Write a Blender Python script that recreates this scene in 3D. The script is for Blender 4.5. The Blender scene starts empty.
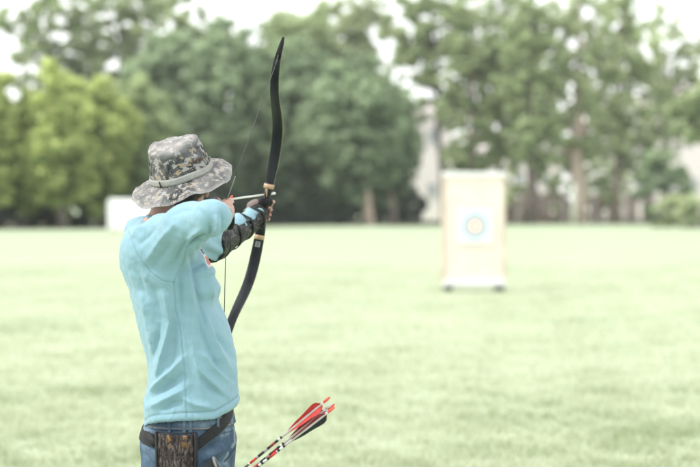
import bpy, bmesh, math, random
import numpy as np
from mathutils import Vector, Matrix, noise

R = math.radians
C = bpy.context.scene.collection
scene = bpy.context.scene
rng = np.random.default_rng(7)
random.seed(7)

# ------------------------------------------------------------------ camera
CAM_Z = 1.53
F = 85.0 / 36.0 * 700.0
PITCH = R(1.02)
def P(px, py, Y):
    """world point at depth Y seen at photo pixel (px, py)"""
    x = (px - 350.0) / F; u = (233.5 - py) / F
    dy = math.cos(PITCH) + u * math.sin(PITCH)
    dz = -math.sin(PITCH) + u * math.cos(PITCH)
    return np.array([x / dy * Y, Y, CAM_Z + dz / dy * Y])
def to_px(V):
    """array (n,3) -> photo pixels"""
    y = V[:, 1]; z = V[:, 2] - CAM_Z
    d = y * math.cos(PITCH) - z * math.sin(PITCH)
    up = y * math.sin(PITCH) + z * math.cos(PITCH)
    return 350 + F * V[:, 0] / d, 233.5 - F * up / d

cam_data = bpy.data.cameras.new('camera')
cam = bpy.data.objects.new('camera', cam_data); C.objects.link(cam)
cam.location = (0, 0, CAM_Z); cam.rotation_euler = (R(90) - PITCH, 0, 0)
cam_data.lens = 85; cam_data.sensor_width = 36; cam_data.clip_end = 3000; cam_data.clip_start = 0.1
cam_data.dof.use_dof = True; cam_data.dof.focus_distance = 5.15; cam_data.dof.aperture_fstop = 2.35
scene.camera = cam

# ------------------------------------------------------------------ light
SUN_EL, SUN_AZ = 50, -104       # azimuth clockwise from +Y (the view direction)
world = bpy.data.worlds.new('World'); scene.world = world; world.use_nodes = True
wn = world.node_tree.nodes; wl = world.node_tree.links
sky = wn.new('ShaderNodeTexSky'); sky.sky_type = 'NISHITA'; sky.sun_disc = False
sky.sun_elevation = R(SUN_EL); sky.sun_rotation = R(SUN_AZ)
sky.air_density = 1.0; sky.dust_density = 1.5; sky.ozone_density = 1.0
# thin bright cloud over nearly the whole sky
wtc = wn.new('ShaderNodeTexCoord'); wnz = wn.new('ShaderNodeTexNoise'); wnz.inputs['Scale'].default_value = 2.2; wnz.inputs['Detail'].default_value = 5
wmp = wn.new('ShaderNodeMapping'); wmp.inputs['Scale'].default_value = (1, 1, 2.5); wl.new(wtc.outputs['Generated'], wmp.inputs[0]); wl.new(wmp.outputs[0], wnz.inputs['Vector'])
wrp = wn.new('ShaderNodeValToRGB'); wrp.color_ramp.elements[0].position = .30; wrp.color_ramp.elements[0].color = (.72, .72, .72, 1); wrp.color_ramp.elements[1].position = .60; wrp.color_ramp.elements[1].color = (.97, .97, .97, 1)
wl.new(wnz.outputs['Fac'], wrp.inputs[0]); wmx = wn.new('ShaderNodeMix'); wmx.data_type = 'RGBA'; wl.new(wrp.outputs[0], wmx.inputs[0]); wl.new(sky.outputs[0], wmx.inputs[6]); wmx.inputs[7].default_value = (13.8, 14.0, 13.8, 1)
wl.new(wmx.outputs[2], wn['Background'].inputs[0]); wn['Background'].inputs[1].default_value = 0.15
sd = bpy.data.lights.new('sun', 'SUN'); sd.energy = 3.4; sd.angle = R(8); sd.color = (1.0, 0.96, 0.9)
so = bpy.data.objects.new('sun', sd); C.objects.link(so)
sdir = Vector((math.cos(R(SUN_EL)) * math.sin(R(SUN_AZ)), math.cos(R(SUN_EL)) * math.cos(R(SUN_AZ)), math.sin(R(SUN_EL))))
so.rotation_euler = (-sdir).to_track_quat('-Z', 'Y').to_euler(); so.location = sdir * 50
scene.view_settings.view_transform = 'Standard'; scene.view_settings.look = 'None'; scene.view_settings.exposure = 0
scene.cycles.max_bounces = 6; scene.cycles.diffuse_bounces = 3; scene.cycles.transmission_bounces = 4
scene.cycles.transparent_max_bounces = 8

# ------------------------------------------------------------------ materials
class Mat:
    def __init__(s, name, color=(.5, .5, .5), rough=.8, spec=.3, metal=0.0):
        s.m = bpy.data.materials.new(name); s.m.use_nodes = True
        s.t = s.m.node_tree; s.b = s.t.nodes['Principled BSDF']
        s.b.inputs['Base Color'].default_value = (*color, 1); s.b.inputs['Roughness'].default_value = rough
        s.b.inputs['Specular IOR Level'].default_value = spec; s.b.inputs['Metallic'].default_value = metal
        s.tc = None
    def n(s, t, **kw):
        x = s.t.nodes.new(t)
        for k, v in kw.items(): setattr(x, k, v)
        return x
    def l(s, a, b): s.t.links.new(a, b)
    def coord(s):
        if s.tc is None: s.tc = s.n('ShaderNodeTexCoord')
        return s.tc.outputs['Object']
    def mapped(s, scale=(1, 1, 1), rot=(0, 0, 0)):
        m = s.n('ShaderNodeMapping'); m.inputs['Scale'].default_value = scale; m.inputs['Rotation'].default_value = rot
        s.l(s.coord(), m.inputs[0]); return m.outputs[0]
    def noise(s, scale, detail=3, vec=None, rough=.5, dist=0):
        x = s.n('ShaderNodeTexNoise'); x.inputs['Scale'].default_value = scale; x.inputs['Detail'].default_value = detail
        x.inputs['Roughness'].default_value = rough; x.inputs['Distortion'].default_value = dist
        s.l(vec if vec is not None else s.coord(), x.inputs['Vector']); return x.outputs['Fac']
    def ramp(s, fac, stops, interp='LINEAR'):
        x = s.n('ShaderNodeValToRGB'); x.color_ramp.interpolation = interp
        e = x.color_ramp.elements
        while len(e) < len(stops): e.new(.5)
        for i, (p, c) in enumerate(stops):
            e[i].position = p; e[i].color = (*c, 1) if len(c) == 3 else c
        s.l(fac, x.inputs[0]); return x.outputs[0]
    def mix(s, fac, a, b, mode='MIX'):
        x = s.n('ShaderNodeMix', data_type='RGBA', blend_type=mode)
        for v, i in ((fac, 0), (a, 6), (b, 7)):
            if isinstance(v, (int, float)): x.inputs[i].default_value = v
            elif isinstance(v, tuple): x.inputs[i].default_value = (*v, 1)
            else: s.l(v, x.inputs[i])
        return x.outputs[2]
    def attr(s, name, out='Color'):
        x = s.n('ShaderNodeAttribute'); x.attribute_name = name; return x.outputs[out]
    def color(s, o): s.l(o, s.b.inputs['Base Color']); return s
    def bump(s, h, strength=.3, dist=.002):
        x = s.n('ShaderNodeBump'); x.inputs['Strength'].default_value = strength; x.inputs['Distance'].default_value = dist
        s.l(h, x.inputs['Height']); s.l(x.outputs[0], s.b.inputs['Normal']); return s

def simple(name, color, rough=.8, spec=.3, var=.25, scale=30, bump=0, metal=0):
    m = Mat(name, color, rough, spec, metal)
    lo = tuple(c * (1 - var) for c in color); hi = tuple(min(1, c * (1 + var)) for c in color)
    nz = m.noise(scale, 4)
    m.color(m.ramp(nz, [(.3, lo), (.7, hi)]))
    if bump: m.bump(m.noise(scale * 4, 3), bump, .003)
    return m.m

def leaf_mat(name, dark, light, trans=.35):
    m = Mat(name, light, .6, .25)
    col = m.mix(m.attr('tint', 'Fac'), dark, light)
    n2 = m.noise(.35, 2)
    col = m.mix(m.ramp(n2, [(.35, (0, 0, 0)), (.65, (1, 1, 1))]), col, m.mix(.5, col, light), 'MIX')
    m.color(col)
    tr = m.n('ShaderNodeBsdfTranslucent'); m.l(m.mix(.35, col, (.30, .38, .10)), tr.inputs[0])
    mx = m.n('ShaderNodeMixShader'); mx.inputs[0].default_value = trans
    m.l(m.b.outputs[0], mx.inputs[1]); m.l(tr.outputs[0], mx.inputs[2])
    m.l(mx.outputs[0], m.t.nodes['Material Output'].inputs[0])
    return m.m

# ------------------------------------------------------------------ object helpers
LOC = {}
def thing(name, label, cat, loc, group=None):
    o = bpy.data.objects.new(name, None); C.objects.link(o); o.location = tuple(loc)
    o.empty_display_size = .1
    o['label'] = label; o['category'] = cat
    if group: o['group'] = group
    LOC[o.name] = np.array(loc, float); return o
def tag(o, label, cat, group=None, kind=None):
    o['label'] = label; o['category'] = cat
    if group: o['group'] = group
    if kind: o['kind'] = kind
    return o
def mk(name, V, Fc, mat, parent=None, smooth=True, origin=None, label=None):
    """V in world coordinates; becomes one mesh object"""
    V = np.asarray(V, float)
    base = LOC[parent.name] if parent is not None and parent.name in LOC else np.zeros(3)
    if parent is None and origin is not None: base = np.array(origin, float)
    me = bpy.data.meshes.new(name)
    if isinstance(Fc, np.ndarray) and Fc.ndim == 2:
        k = Fc.shape[1]; me.vertices.add(len(V)); me.vertices.foreach_set('co', (V - base).astype(np.float32).ravel())
        me.loops.add(Fc.size); me.loops.foreach_set('vertex_index', Fc.astype(np.int32).ravel())
        me.polygons.add(len(Fc)); me.polygons.foreach_set('loop_start', np.arange(0, Fc.size, k, dtype=np.int32))
        me.update(calc_edges=True)
    else:
        me.from_pydata((V - base).tolist(), [], [list(map(int, f)) for f in Fc]); me.update()
    me.validate()
    if smooth: me.polygons.foreach_set('use_smooth', np.ones(len(me.polygons), bool))
    o = bpy.data.objects.new(name, me); C.objects.link(o)
    if mat is not None: me.materials.append(mat)
    if parent is not None:
        o.parent = parent; LOC[o.name] = base
    else: o.location = tuple(base); LOC[o.name] = base
    if label: o['label'] = label
    return o
def fattr(o, name, data):
    a = o.data.attributes.new(name, 'FLOAT', 'POINT'); a.data.foreach_set('value', np.asarray(data, np.float32).ravel())
def cattr(o, name, data):
    a = o.data.attributes.new(name, 'FLOAT_COLOR', 'POINT'); d = np.ones((len(data), 4), np.float32); d[:, :3] = data
    a.data.foreach_set('color', d.ravel())

class MB:
    """collects shapes for ONE mesh"""
    def __init__(s): s.v = []; s.f = []
    def add(s, V, Fc):
        k = len(s.v); s.v += [tuple(map(float, p)) for p in V]; s.f += [tuple(int(i) + k for i in f) for f in Fc]
    def box(s, c, size, rot=None):
        c = np.array(c, float); h = np.array(size, float) / 2
        V = np.array([[i, j, k] for i in (-1, 1) for j in (-1, 1) for k in (-1, 1)], float) * h
        if rot is not None: V = V @ np.array(rot).T
        s.add(V + c, [(0, 1, 3, 2), (4, 6, 7, 5), (0, 4, 5, 1), (2, 3, 7, 6), (0, 2, 6, 4), (1, 5, 7, 3)])
    def tube(s, pts, rad, seg=10, cap=True, flat=None):
        """tube through pts, rad scalar/list or list of (ra, rb)"""
        pts = np.array(pts, float); n = len(pts)
        if np.isscalar(rad): rad = [rad] * n
        T = np.gradient(pts, axis=0); T /= np.linalg.norm(T, axis=1)[:, None] + 1e-12
        up = np.array(flat if flat is not None else ((0, 0, 1) if abs(T[0][2]) < .9 else (1, 0, 0)), float)
        V = []
        for i in range(n):
            a = np.cross(T[i], up); a /= np.linalg.norm(a) + 1e-12; b = np.cross(a, T[i])
            if flat is None: up = b
            r = rad[i]; ra, rb = (r if np.ndim(r) else (r, r))
            for k in range(seg):
                t = 2 * math.pi * k / seg; V.append(pts[i] + a * math.cos(t) * ra + b * math.sin(t) * rb)
        Fc = []
        for i in range(n - 1):
            for k in range(seg):
                k2 = (k + 1) % seg; Fc.append((i * seg + k, i * seg + k2, (i + 1) * seg + k2, (i + 1) * seg + k))
        if cap: Fc.append(tuple(range(seg))[::-1]); Fc.append(tuple(range((n - 1) * seg, n * seg)))
        s.add(V, Fc)
    def ball(s, c, r, seg=12, rings=8):
        r = np.array(r if np.ndim(r) else (r, r, r), float); V = []
        for i in range(rings + 1):
            p = math.pi * i / rings
            for k in range(seg):
                t = 2 * math.pi * k / seg
                V.append(np.array(c) + r * np.array([math.sin(p) * math.cos(t), math.sin(p) * math.sin(t), math.cos(p)]))
        s.add(V, [(i * seg + k, (i + 1) * seg + k, (i + 1) * seg + (k + 1) % seg, i * seg + (k + 1) % seg) for i in range(rings) for k in range(seg)])
    def build(s, name, mat, parent=None, smooth=True, bevel=0, origin=None, label=None, auto=False):
        o = mk(name, s.v, s.f, mat, parent, smooth, origin, label)
        if bevel:
            b = o.modifiers.new('b', 'BEVEL'); b.width = bevel; b.segments = 2; b.limit_method = 'ANGLE'
        return o

# ------------------------------------------------------------------ implicit surfaces
class Field:
    def __init__(s, lo, hi, h):
        s.lo = np.array(lo, float); s.h = h; s.n = np.ceil((np.array(hi) - s.lo) / h).astype(int) + 1
        s.f = np.full(s.n, 1.0, np.float32)
        s.ax = [s.lo[i] + h * np.arange(s.n[i]) for i in range(3)]
    def region(s, lo, hi):
        sl = []
        for i in range(3):
            a = max(0, int((lo[i] - s.lo[i]) / s.h) - 1); b = min(s.n[i], int((hi[i] - s.lo[i]) / s.h) + 3)
            sl.append(slice(a, max(a, b)))
        g = np.meshgrid(*[s.ax[i][sl[i]] for i in range(3)], indexing='ij')
        return tuple(sl), g
    def blend(s, sl, d, k, sub=False):
        f = s.f[sl]
        if sub:
            s.f[sl] = np.maximum(f, -d); return
        if k > 0:
            hh = np.clip(.5 + .5 * (d - f) / k, 0, 1)
            s.f[sl] = d * (1 - hh) + f * hh - k * hh * (1 - hh)
        else: s.f[sl] = np.minimum(f, d)
    def cone(s, a, b, ra, rb, k=.01, sub=False, sq=None):
        a = np.array(a, float); b = np.array(b, float); m = max(ra, rb) + k + 2 * s.h + .01
        sl, g = s.region(np.minimum(a, b) - m, np.maximum(a, b) + m)
        if g[0].size == 0: return
        ab = b - a; L = ab @ ab + 1e-12
        t = np.clip(((g[0] - a[0]) * ab[0] + (g[1] - a[1]) * ab[1] + (g[2] - a[2]) * ab[2]) / L, 0, 1)
        d = np.sqrt((g[0] - a[0] - t * ab[0]) ** 2 + (g[1] - a[1] - t * ab[1]) ** 2 + (g[2] - a[2] - t * ab[2]) ** 2) - (ra + (rb - ra) * t)
        s.blend(sl, d, k, sub)
    def chain(s, pts, rad, k=.01):
        for i in range(len(pts) - 1): s.cone(pts[i], pts[i + 1], rad[i], rad[i + 1], k)
    def ell(s, c, r, k=.01, rot=None, sub=False):
        c = np.array(c, float); r = np.array(r, float); m = r.max() + k + 2 * s.h + .01
        sl, g = s.region(c - m, c + m)
        if g[0].size == 0: return
        q = [g[i] - c[i] for i in range(3)]
        if rot is not None:
            M = np.array(rot); q = [M[0][i] * q[0] + M[1][i] * q[1] + M[2][i] * q[2] for i in range(3)]
        k0 = np.sqrt(sum((q[i] / r[i]) ** 2 for i in range(3))); k1 = np.sqrt(sum((q[i] / r[i] ** 2) ** 2 for i in range(3))) + 1e-9
        s.blend(sl, k0 * (k0 - 1) / k1, k, sub)
    def loft(s, rings, k=.02, p=2.4):
        """rings: (z, cx, cy, a, b) sorted by z"""
        rings = np.array(sorted(rings), float); m = .05
        sl, g = s.region((min(rings[:, 1] - rings[:, 3]) - m, min(rings[:, 2] - rings[:, 4]) - m, rings[0, 0] - m),
                         (max(rings[:, 1] + rings[:, 3]) + m, max(rings[:, 2] + rings[:, 4]) + m, rings[-1, 0] + m))
        z = g[2]; cx, cy, a, b = [np.interp(z, rings[:, 0], rings[:, i]) for i in (1, 2, 3, 4)]
        d = ((np.abs((g[0] - cx) / a) ** p + np.abs((g[1] - cy) / b) ** p) ** (1 / p) - 1) * np.minimum(a, b)
        d = np.maximum(d, np.maximum(rings[0, 0] - z, z - rings[-1, 0]))
        s.blend(sl, d, k)
    def mesh(s):
        f = s.f; n = s.n; ins = f < 0
        c = ins[:-1, :-1, :-1].astype(np.int8)
        cnt = np.zeros(tuple(n - 1), np.int8)
        for i in (0, 1):
            for j in (0, 1):
                for k in (0, 1): cnt += ins[i:n[0] - 1 + i, j:n[1] - 1 + j, k:n[2] - 1 + k]
        act = (cnt > 0) & (cnt < 8); idx = -np.ones(act.shape, np.int64); ci = np.argwhere(act); idx[act] = np.arange(len(ci))
        acc = np.zeros((len(ci), 3)); w = np.zeros(len(ci))
        cor = [(i, j, k) for i in (0, 1) for j in (0, 1) for k in (0, 1)]
        for a in cor:
            for b in cor:
                if sum(abs(a[i] - b[i]) for i in range(3)) != 1 or a > b: continue
                fa = f[ci[:, 0] + a[0], ci[:, 1] + a[1], ci[:, 2] + a[2]]; fb = f[ci[:, 0] + b[0], ci[:, 1] + b[1], ci[:, 2] + b[2]]
                m = (fa < 0) != (fb < 0); t = np.where(m, fa / np.where(m, fa - fb, 1), 0)
                p = np.array(a) + t[:, None] * (np.array(b) - np.array(a)); acc += p * m[:, None]; w += m
        V = s.lo + s.h * (ci + acc / w[:, None])
        Q = []
        for ax in range(3):
            o1, o2 = (ax + 1) % 3, (ax + 2) % 3
            A = np.take(ins, range(n[ax] - 1), ax); B = np.take(ins, range(1, n[ax]), ax)
            for flag, (X, Y_) in ((0, (A, B)), (1, (B, A))):
                e = np.argwhere(X & ~Y_)
                e = e[(e[:, o1] > 0) & (e[:, o2] > 0) & (e[:, o1] < n[o1] - 1) & (e[:, o2] < n[o2] - 1)]
                q = []
                for d1, d2 in ((-1, -1), (0, -1), (0, 0), (-1, 0)):
                    t = e.copy(); t[:, o1] += d1; t[:, o2] += d2; q.append(idx[t[:, 0], t[:, 1], t[:, 2]])
                q = np.stack(q, 1)
                if flag: q = q[:, ::-1]
                Q.append(q)
        return V, np.concatenate(Q)

def relax(V, Q, it=2, lam=.5):
    e = np.concatenate([Q[:, [i, (i + 1) % Q.shape[1]]] for i in range(Q.shape[1])])
    e = np.concatenate([e, e[:, ::-1]])
    deg = np.bincount(e[:, 0], minlength=len(V)).astype(float)
    for _ in range(it):
        s = np.stack([np.bincount(e[:, 0], V[e[:, 1], i], minlength=len(V)) for i in range(3)], 1) / np.maximum(deg, 1)[:, None]
        V = V + lam * (s - V)
    return V
def subdiv(V, Q):
    """linear quad split"""
    e = np.concatenate([Q[:, [i, (i + 1) % 4]] for i in range(4)]); es = np.sort(e, 1)
    u, inv = np.unique(es, axis=0, return_inverse=True); inv = inv.ravel(); n = len(V); m = len(u); q = len(Q)
    V2 = np.concatenate([V, V[u].mean(1), V[Q].mean(1)])
    E = inv.reshape(4, q).T + n; c = n + m + np.arange(q)
    F2 = np.concatenate([np.stack([Q[:, i], E[:, i], c, E[:, i - 1]], 1) for i in range(4)])
    return V2, F2
def normals(V, Q):
    fn = np.cross(V[Q[:, 2]] - V[Q[:, 0]], V[Q[:, 3]] - V[Q[:, 1]])
    N = np.zeros_like(V)
    for i in range(4):
        for k in range(3): N[:, k] += np.bincount(Q[:, i], fn[:, k], minlength=len(V))
    return N / (np.linalg.norm(N, axis=1)[:, None] + 1e-12)
def drop_loose(V, Q):
    used = np.zeros(len(V), bool); used[Q.ravel()] = True; m = -np.ones(len(V), int); m[used] = np.arange(used.sum())
    return V[used], m[Q]
def stroke_dist(px, py, pts):
    """signed distance and parameter along a polyline, in photo pixels"""
    best = np.full(len(px), 1e9); sg = np.zeros(len(px)); tt = np.zeros(len(px)); L = 0
    pts = np.array(pts, float); tot = np.linalg.norm(np.diff(pts, axis=0), axis=1).sum()
    for a, b in zip(pts[:-1], pts[1:]):
        ab = b - a; l = np.hypot(*ab); t = np.clip(((px - a[0]) * ab[0] + (py - a[1]) * ab[1]) / l ** 2, 0, 1)
        dx = px - a[0] - t * ab[0]; dy = py - a[1] - t * ab[1]; d = np.hypot(dx, dy); m = d < best
        best[m] = d[m]; sg[m] = np.sign(ab[0] * dy - ab[1] * dx)[m]; tt[m] = ((L + t * l) / tot)[m]; L += l
    return best, sg, tt
def vnoise(V, scale, seed=0):
    """cheap smooth noise: sum of rotated sines"""
    r = np.random.default_rng(seed); out = np.zeros(len(V))
    for i in range(7):
        d = r.normal(size=3); d /= np.linalg.norm(d); out += np.sin(V @ d * scale * r.uniform(.6, 1.7) + r.uniform(0, 6.28))
    return out / 2.6

#@@BODY
# ================================================================== ARCHER
BASE = P(186, 204, 5.05); BASE = np.array([BASE[0], 5.05, 0])
person = thing('person', 'archer in turquoise long-sleeved shirt, jeans and camouflage sun hat, drawing a bow', 'person', BASE)

m_skin = simple('skin', (.42, .25, .205), .55, .4, .12, 60)
# --- shirt material
ms = Mat('turquoise_shirt_fabric', (.33, .58, .61), .75, .15)
base = ms.ramp(ms.noise(9, 3), [(.3, (.19, .325, .395)), (.7, (.215, .36, .43))])
base = ms.mix(ms.attr('seam', 'Fac'), base, (.10, .18, .21))
pr = ms.attr('print_white', 'Fac'); base = ms.mix(pr, base, (.5, .5, .5))
base = ms.mix(ms.attr('print_red', 'Fac'), base, (.42, .12, .12))
base = ms.mix(ms.attr('print_black', 'Fac'), base, (.03, .03, .04))
ms.color(base); wr = ms.noise(30, 3, ms.mapped((1, 1, .42), (0, .35, 0)), .5, .8)
hsum = ms.n('ShaderNodeMath', operation='MULTIPLY_ADD'); hsum.inputs[1].default_value = .05; ms.l(ms.noise(1200, 1), hsum.inputs[0]); ms.l(wr, hsum.inputs[2])
ms.bump(hsum.outputs[0], .45, .012)
ms.b.inputs['Sheen Weight'].default_value = .15
m_shirt = ms.m

def ring(py, xl, xr, Yc, b):
    l = P(xl, py, Yc); r = P(xr, py, Yc)
    return (l[2], (l[0] + r[0]) / 2, Yc, (r[0] - l[0]) / 2, b)
TORSO = [(221, 138, 176, 5.08, .10), (227, 130, 184, 5.07, .16), (234, 125, 190, 5.06, .19), (244, 122.5, 198, 5.05, .205), (253, 122.5, 202, 5.04, .205), (258, 122.5, 206.5, 5.04, .205), (265, 123.5, 209.5, 5.04, .203),
         (271, 125.6, 214.5, 5.03, .20), (276, 127, 214.5, 5.03, .20), (288, 130, 221, 5.03, .19), (294, 131, 220, 5.03, .19), (299, 132, 217.5, 5.03, .187), (306, 134, 219, 5.03, .185), (316, 137, 224, 5.03, .182), (336, 142, 230, 5.03, .18), (354, 146.5, 234, 5.03, .18),
         (370, 148, 235.5, 5.03, .183), (386, 146.5, 236.5, 5.03, .187), (401, 143, 238, 5.03, .19), (415, 143.5, 238.5, 5.03, .192), (436, 145, 238, 5.03, .192)]
fs = Field((-.80, 4.50, .76), (-.22, 5.80, 1.62), .006)
fs.loft([ring(*t) for t in TORSO], 0, 2.25)
RS, RM, RE = P(161, 250, 4.92), P(187, 227.5, 4.77), P(211, 218, 4.67)
RF, RW = P(218, 217, 4.80), P(221, 215.5, 4.90)
fs.chain([RS, RM, RE], [.080, .064, .0515], .035)
fs.cone(P(150, 262, 4.98), P(165, 240, 4.9), .07, .07, .05)
fs.chain([RE, RF, RW], [.053, .043, .034], .012)
LS, LE, LW = P(176, 240, 5.24), P(213, 243, 5.45), P(256, 216.5, 5.69)
fs.chain([LS, LE], [.075, .050], .03)
fs.chain([LE, LW], [.049, .032], .012)
fs.cone(P(152, 234, 5.05), RS, .045, .06, .03)
fs.cone(P(150, 234, 5.10), P(148, 238, 5.24), .045, .05, .03)
fs.ell(P(139, 229, 5.14), (.042, .07, .038), .02)
# hem cut
hx = np.array([P(x, y, 5.0)[0] for x, y in ((120, 434), (145.5, 430.5), (154, 424), (163, 420.5), (189, 417.5), (218, 417), (230, 411), (238, 405), (250, 400))])
hz = np.array([P(x, y, 4.9)[2] for x, y in ((120, 434), (145.5, 430.5), (154, 424), (163, 420.5), (189, 417.5), (218, 417), (230, 411), (238, 405), (250, 400))])
g = np.meshgrid(*fs.ax, indexing='ij')
zh = np.interp(g[0], hx, hz)
fs.f = np.maximum(fs.f, zh - g[2]).astype(np.float32)
# neck opening
NB, NT = P(163, 228, 5.05), P(177, 196, 5.05)
fs.cone(NB + (NT - NB) * .05, NT + (NT - NB) * .3, .062, .064, 0, sub=True)
del g, zh
V, Q = fs.mesh(); V = relax(V, Q, 3)
# remove the closed bottom so that the hem hangs free
V, Q = subdiv(V, Q); V = relax(V, Q, 1)
N = normals(V, Q); zc = np.interp(V[:, 0], hx, hz)
bot = (np.abs(V[:, 2] - zc) < .009) & (N[:, 2] < -.75)
keep = ~(bot[Q].all(1)); V, Q = drop_loose(V, Q[keep])
N = normals(V, Q)
px, py = to_px(V)
face = np.clip((.15 - N[:, 1]) / .35, 0, 1)
side = np.clip((np.array(5.08) - V[:, 1]) / .03, 0, 1)
D = np.zeros(len(V))
def fold(pts, amp, w, asym=0.0, lim=1.0):
    global D
    d, sg, t = stroke_dist(px, py, pts)
    env = np.sin(np.clip(t, .02, .98) * math.pi) ** .6
    ww = w * (1 + asym * sg)
    D += 2.4 * amp * .001 * np.exp(-(d / ww) ** 1.45) * env * face * side
# torso, back side
fold([(170, 318), (166, 340), (160, 366), (156, 382)], 7, 3.2, .35)
fold([(160, 322), (156, 345), (153, 366)], -4, 3.0)
fold([(176, 312), (173, 340), (170, 366)], -4, 4.0)
fold([(183, 357), (172, 370), (158, 384), (150, 392)], 8, 3.6, -.3)
fold([(186, 372), (172, 383), (160, 392), (150, 400)], -6, 4.0)
fold([(186, 388), (172, 396), (158, 404), (149, 408)], 6, 4.0, .2)
fold([(182, 398), (196, 405), (212, 408)], 4, 3.2)
fold([(160, 412), (172, 404), (184, 401)], -4, 3)
fold([(150, 330), (153, 352), (156, 368)], 4, 3)
fold([(140, 290), (147, 320), (152, 345)], 5, 5)
fold([(150, 284), (156, 300), (163, 322)], -4, 5)
fold([(162, 288), (166, 304), (169, 322)], 4, 4)
fold([(133, 262), (140, 285), (147, 305)], -4, 4)
# chest side: folds fanning from the armpit
fold([(193, 250), (200, 266), (208, 284), (214, 300)], 8, 2.6, .3)
fold([(197, 250), (206, 266), (215, 283), (219, 292)], -8, 2.4)
fold([(201, 250), (210, 263), (219, 280), (222, 290)], 8, 2.4)
fold([(189, 252), (193, 272), (199, 298), (206, 330)], -6, 3.0)
fold([(185, 256), (188, 280), (193, 310), (198, 336)], 6, 3.2)
fold([(181, 262), (182, 290), (184, 320)], -4, 2.6)
fold([(200, 300), (208, 325), (220, 352), (231, 372)], 5, 3.6, .3)
fold([(196, 310), (203, 334), (215, 360), (228, 382)], -5, 3.6)
fold([(203, 352), (214, 368), (230, 384)], 5, 3)
fold([(196, 366), (208, 380), (224, 395)], 5, 3, -.3)
fold([(200, 374), (212, 388), (226, 400)], -4, 3)
fold([(192, 344), (197, 370), (203, 392)], 3, 3)
fold([(214, 330), (224, 345), (232, 362)], -4, 2.6)
# sleeve
fold([(188, 249), (198, 240), (207, 236)], -9, 2.6)
fold([(186, 243), (194, 234), (203, 229)], 5, 3)
fold([(206, 243), (211, 232), (209, 222)], -5, 2.2)
fold([(212, 236), (217, 226), (216, 214)], 5, 2.4)
fold([(221, 232), (224, 221), (221, 210)], -4, 2)
fold([(176, 262), (182, 250), (187, 240)], -5, 3)
fold([(145, 262), (154, 250), (164, 236), (176, 222)], 4, 4)
fold([(137, 246), (146, 236), (156, 226)], -4, 3.4)
fold([(132, 238), (138, 230), (146, 225)], 5, 2.4)
fold([(152, 270), (162, 256), (172, 242)], -3, 4)
fold([(176, 276), (180, 262), (184, 250)], 4, 2.6)
fold([(198, 205), (206, 211), (214, 222)], 3, 3)
fold([(170, 215), (182, 210), (196, 210)], -2.5, 3)
# folds on the far arm's sleeve
ml = V[:, 1] > 5.25
D += ml * .004 * np.sin(V[:, 0] * 150 + V[:, 2] * 90 + 2 * vnoise(V, 18, 3))
# broad unevenness and small creases everywhere
D += .0035 * vnoise(V, 16, 1) + .0018 * vnoise(V * np.array([1, 1, .45]), 55, 2) + .0006 * vnoise(V, 130, 9)
# hem: thicker double edge
zc = np.interp(V[:, 0], hx, hz); hd = V[:, 2] - zc
tor = (V[:, 1] > 4.78) & (V[:, 1] < 5.30)
D += .0020 * np.exp(-((hd - .008) / .008) ** 2) * (V[:, 2] < .97)
D -= .0022 * np.exp(-((hd - .023) / .0028) ** 2) * (V[:, 2] < .97)
SEAMS = [[(129, 231), (132, 242), (138, 256), (150, 272), (163, 281), (174, 282.5)], [(174, 282.5), (179, 268), (187, 250)],
         [(174, 282.5), (176, 310), (181, 335), (184, 362), (185.5, 390), (187, 417)], [(187, 250), (198, 243), (206, 243)]]
seam = np.zeros(len(V))
for s_ in SEAMS:
    d, sg, t = stroke_dist(px, py, s_); e = np.exp(-(d / .75) ** 2) * face * side
    D -= .0016 * e; D += .0010 * np.exp(-((d - 1.8) / 1.1) ** 2) * face * side * (sg > 0)
    seam = np.maximum(seam, e * .35)
seam = np.maximum(seam, .7 * np.exp(-((hd - .023) / .002) ** 2) * (V[:, 2] < .97))
V = V + N * D[:, None]
shirt = mk('shirt', V, Q, m_shirt, person)
fattr(shirt, 'seam', seam)
def band_mask(pts, w, t0=0, t1=1):
    d, sg, t = stroke_dist(px, py, pts); return ((d < w) & (t >= t0) & (t <= t1) & (V[:, 1] < 5.15) & (N[:, 1] < .6)).astype(float)
LOGO = [(201, 247.5), (206.5, 257), (211.5, 267)]
fattr(shirt, 'print_white', band_mask(LOGO, 2.2, .03, .97))
fattr(shirt, 'print_red', band_mask([(x - .2, y) for x, y in LOGO], 1.5, .45, .85))
fattr(shirt, 'print_black', band_mask([(x - .4, y) for x, y in LOGO], 1.5, .05, .33))
so_ = shirt.modifiers.new('s', 'SOLIDIFY'); so_.thickness = .003; so_.offset = -1

# neckband
axis = (NT - NB) / np.linalg.norm(NT - NB)
nb = MB(); a1 = np.cross(axis, (0, 1, 0)); a1 /= np.linalg.norm(a1); a2 = np.cross(axis, a1)
pts = [NB + axis * (.008 + .006 * math.sin(t * 2)) + (a1 * math.cos(t) + a2 * math.sin(t)) * .060 for t in np.linspace(0, 2 * math.pi, 33)]
nb.tube(pts, [(.0035, .009)] * 33, 8, False, flat=axis)
o = nb.build('neckband', m_shirt, shirt)
fattr(o, 'seam', np.full(len(o.data.vertices), .15))

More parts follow.
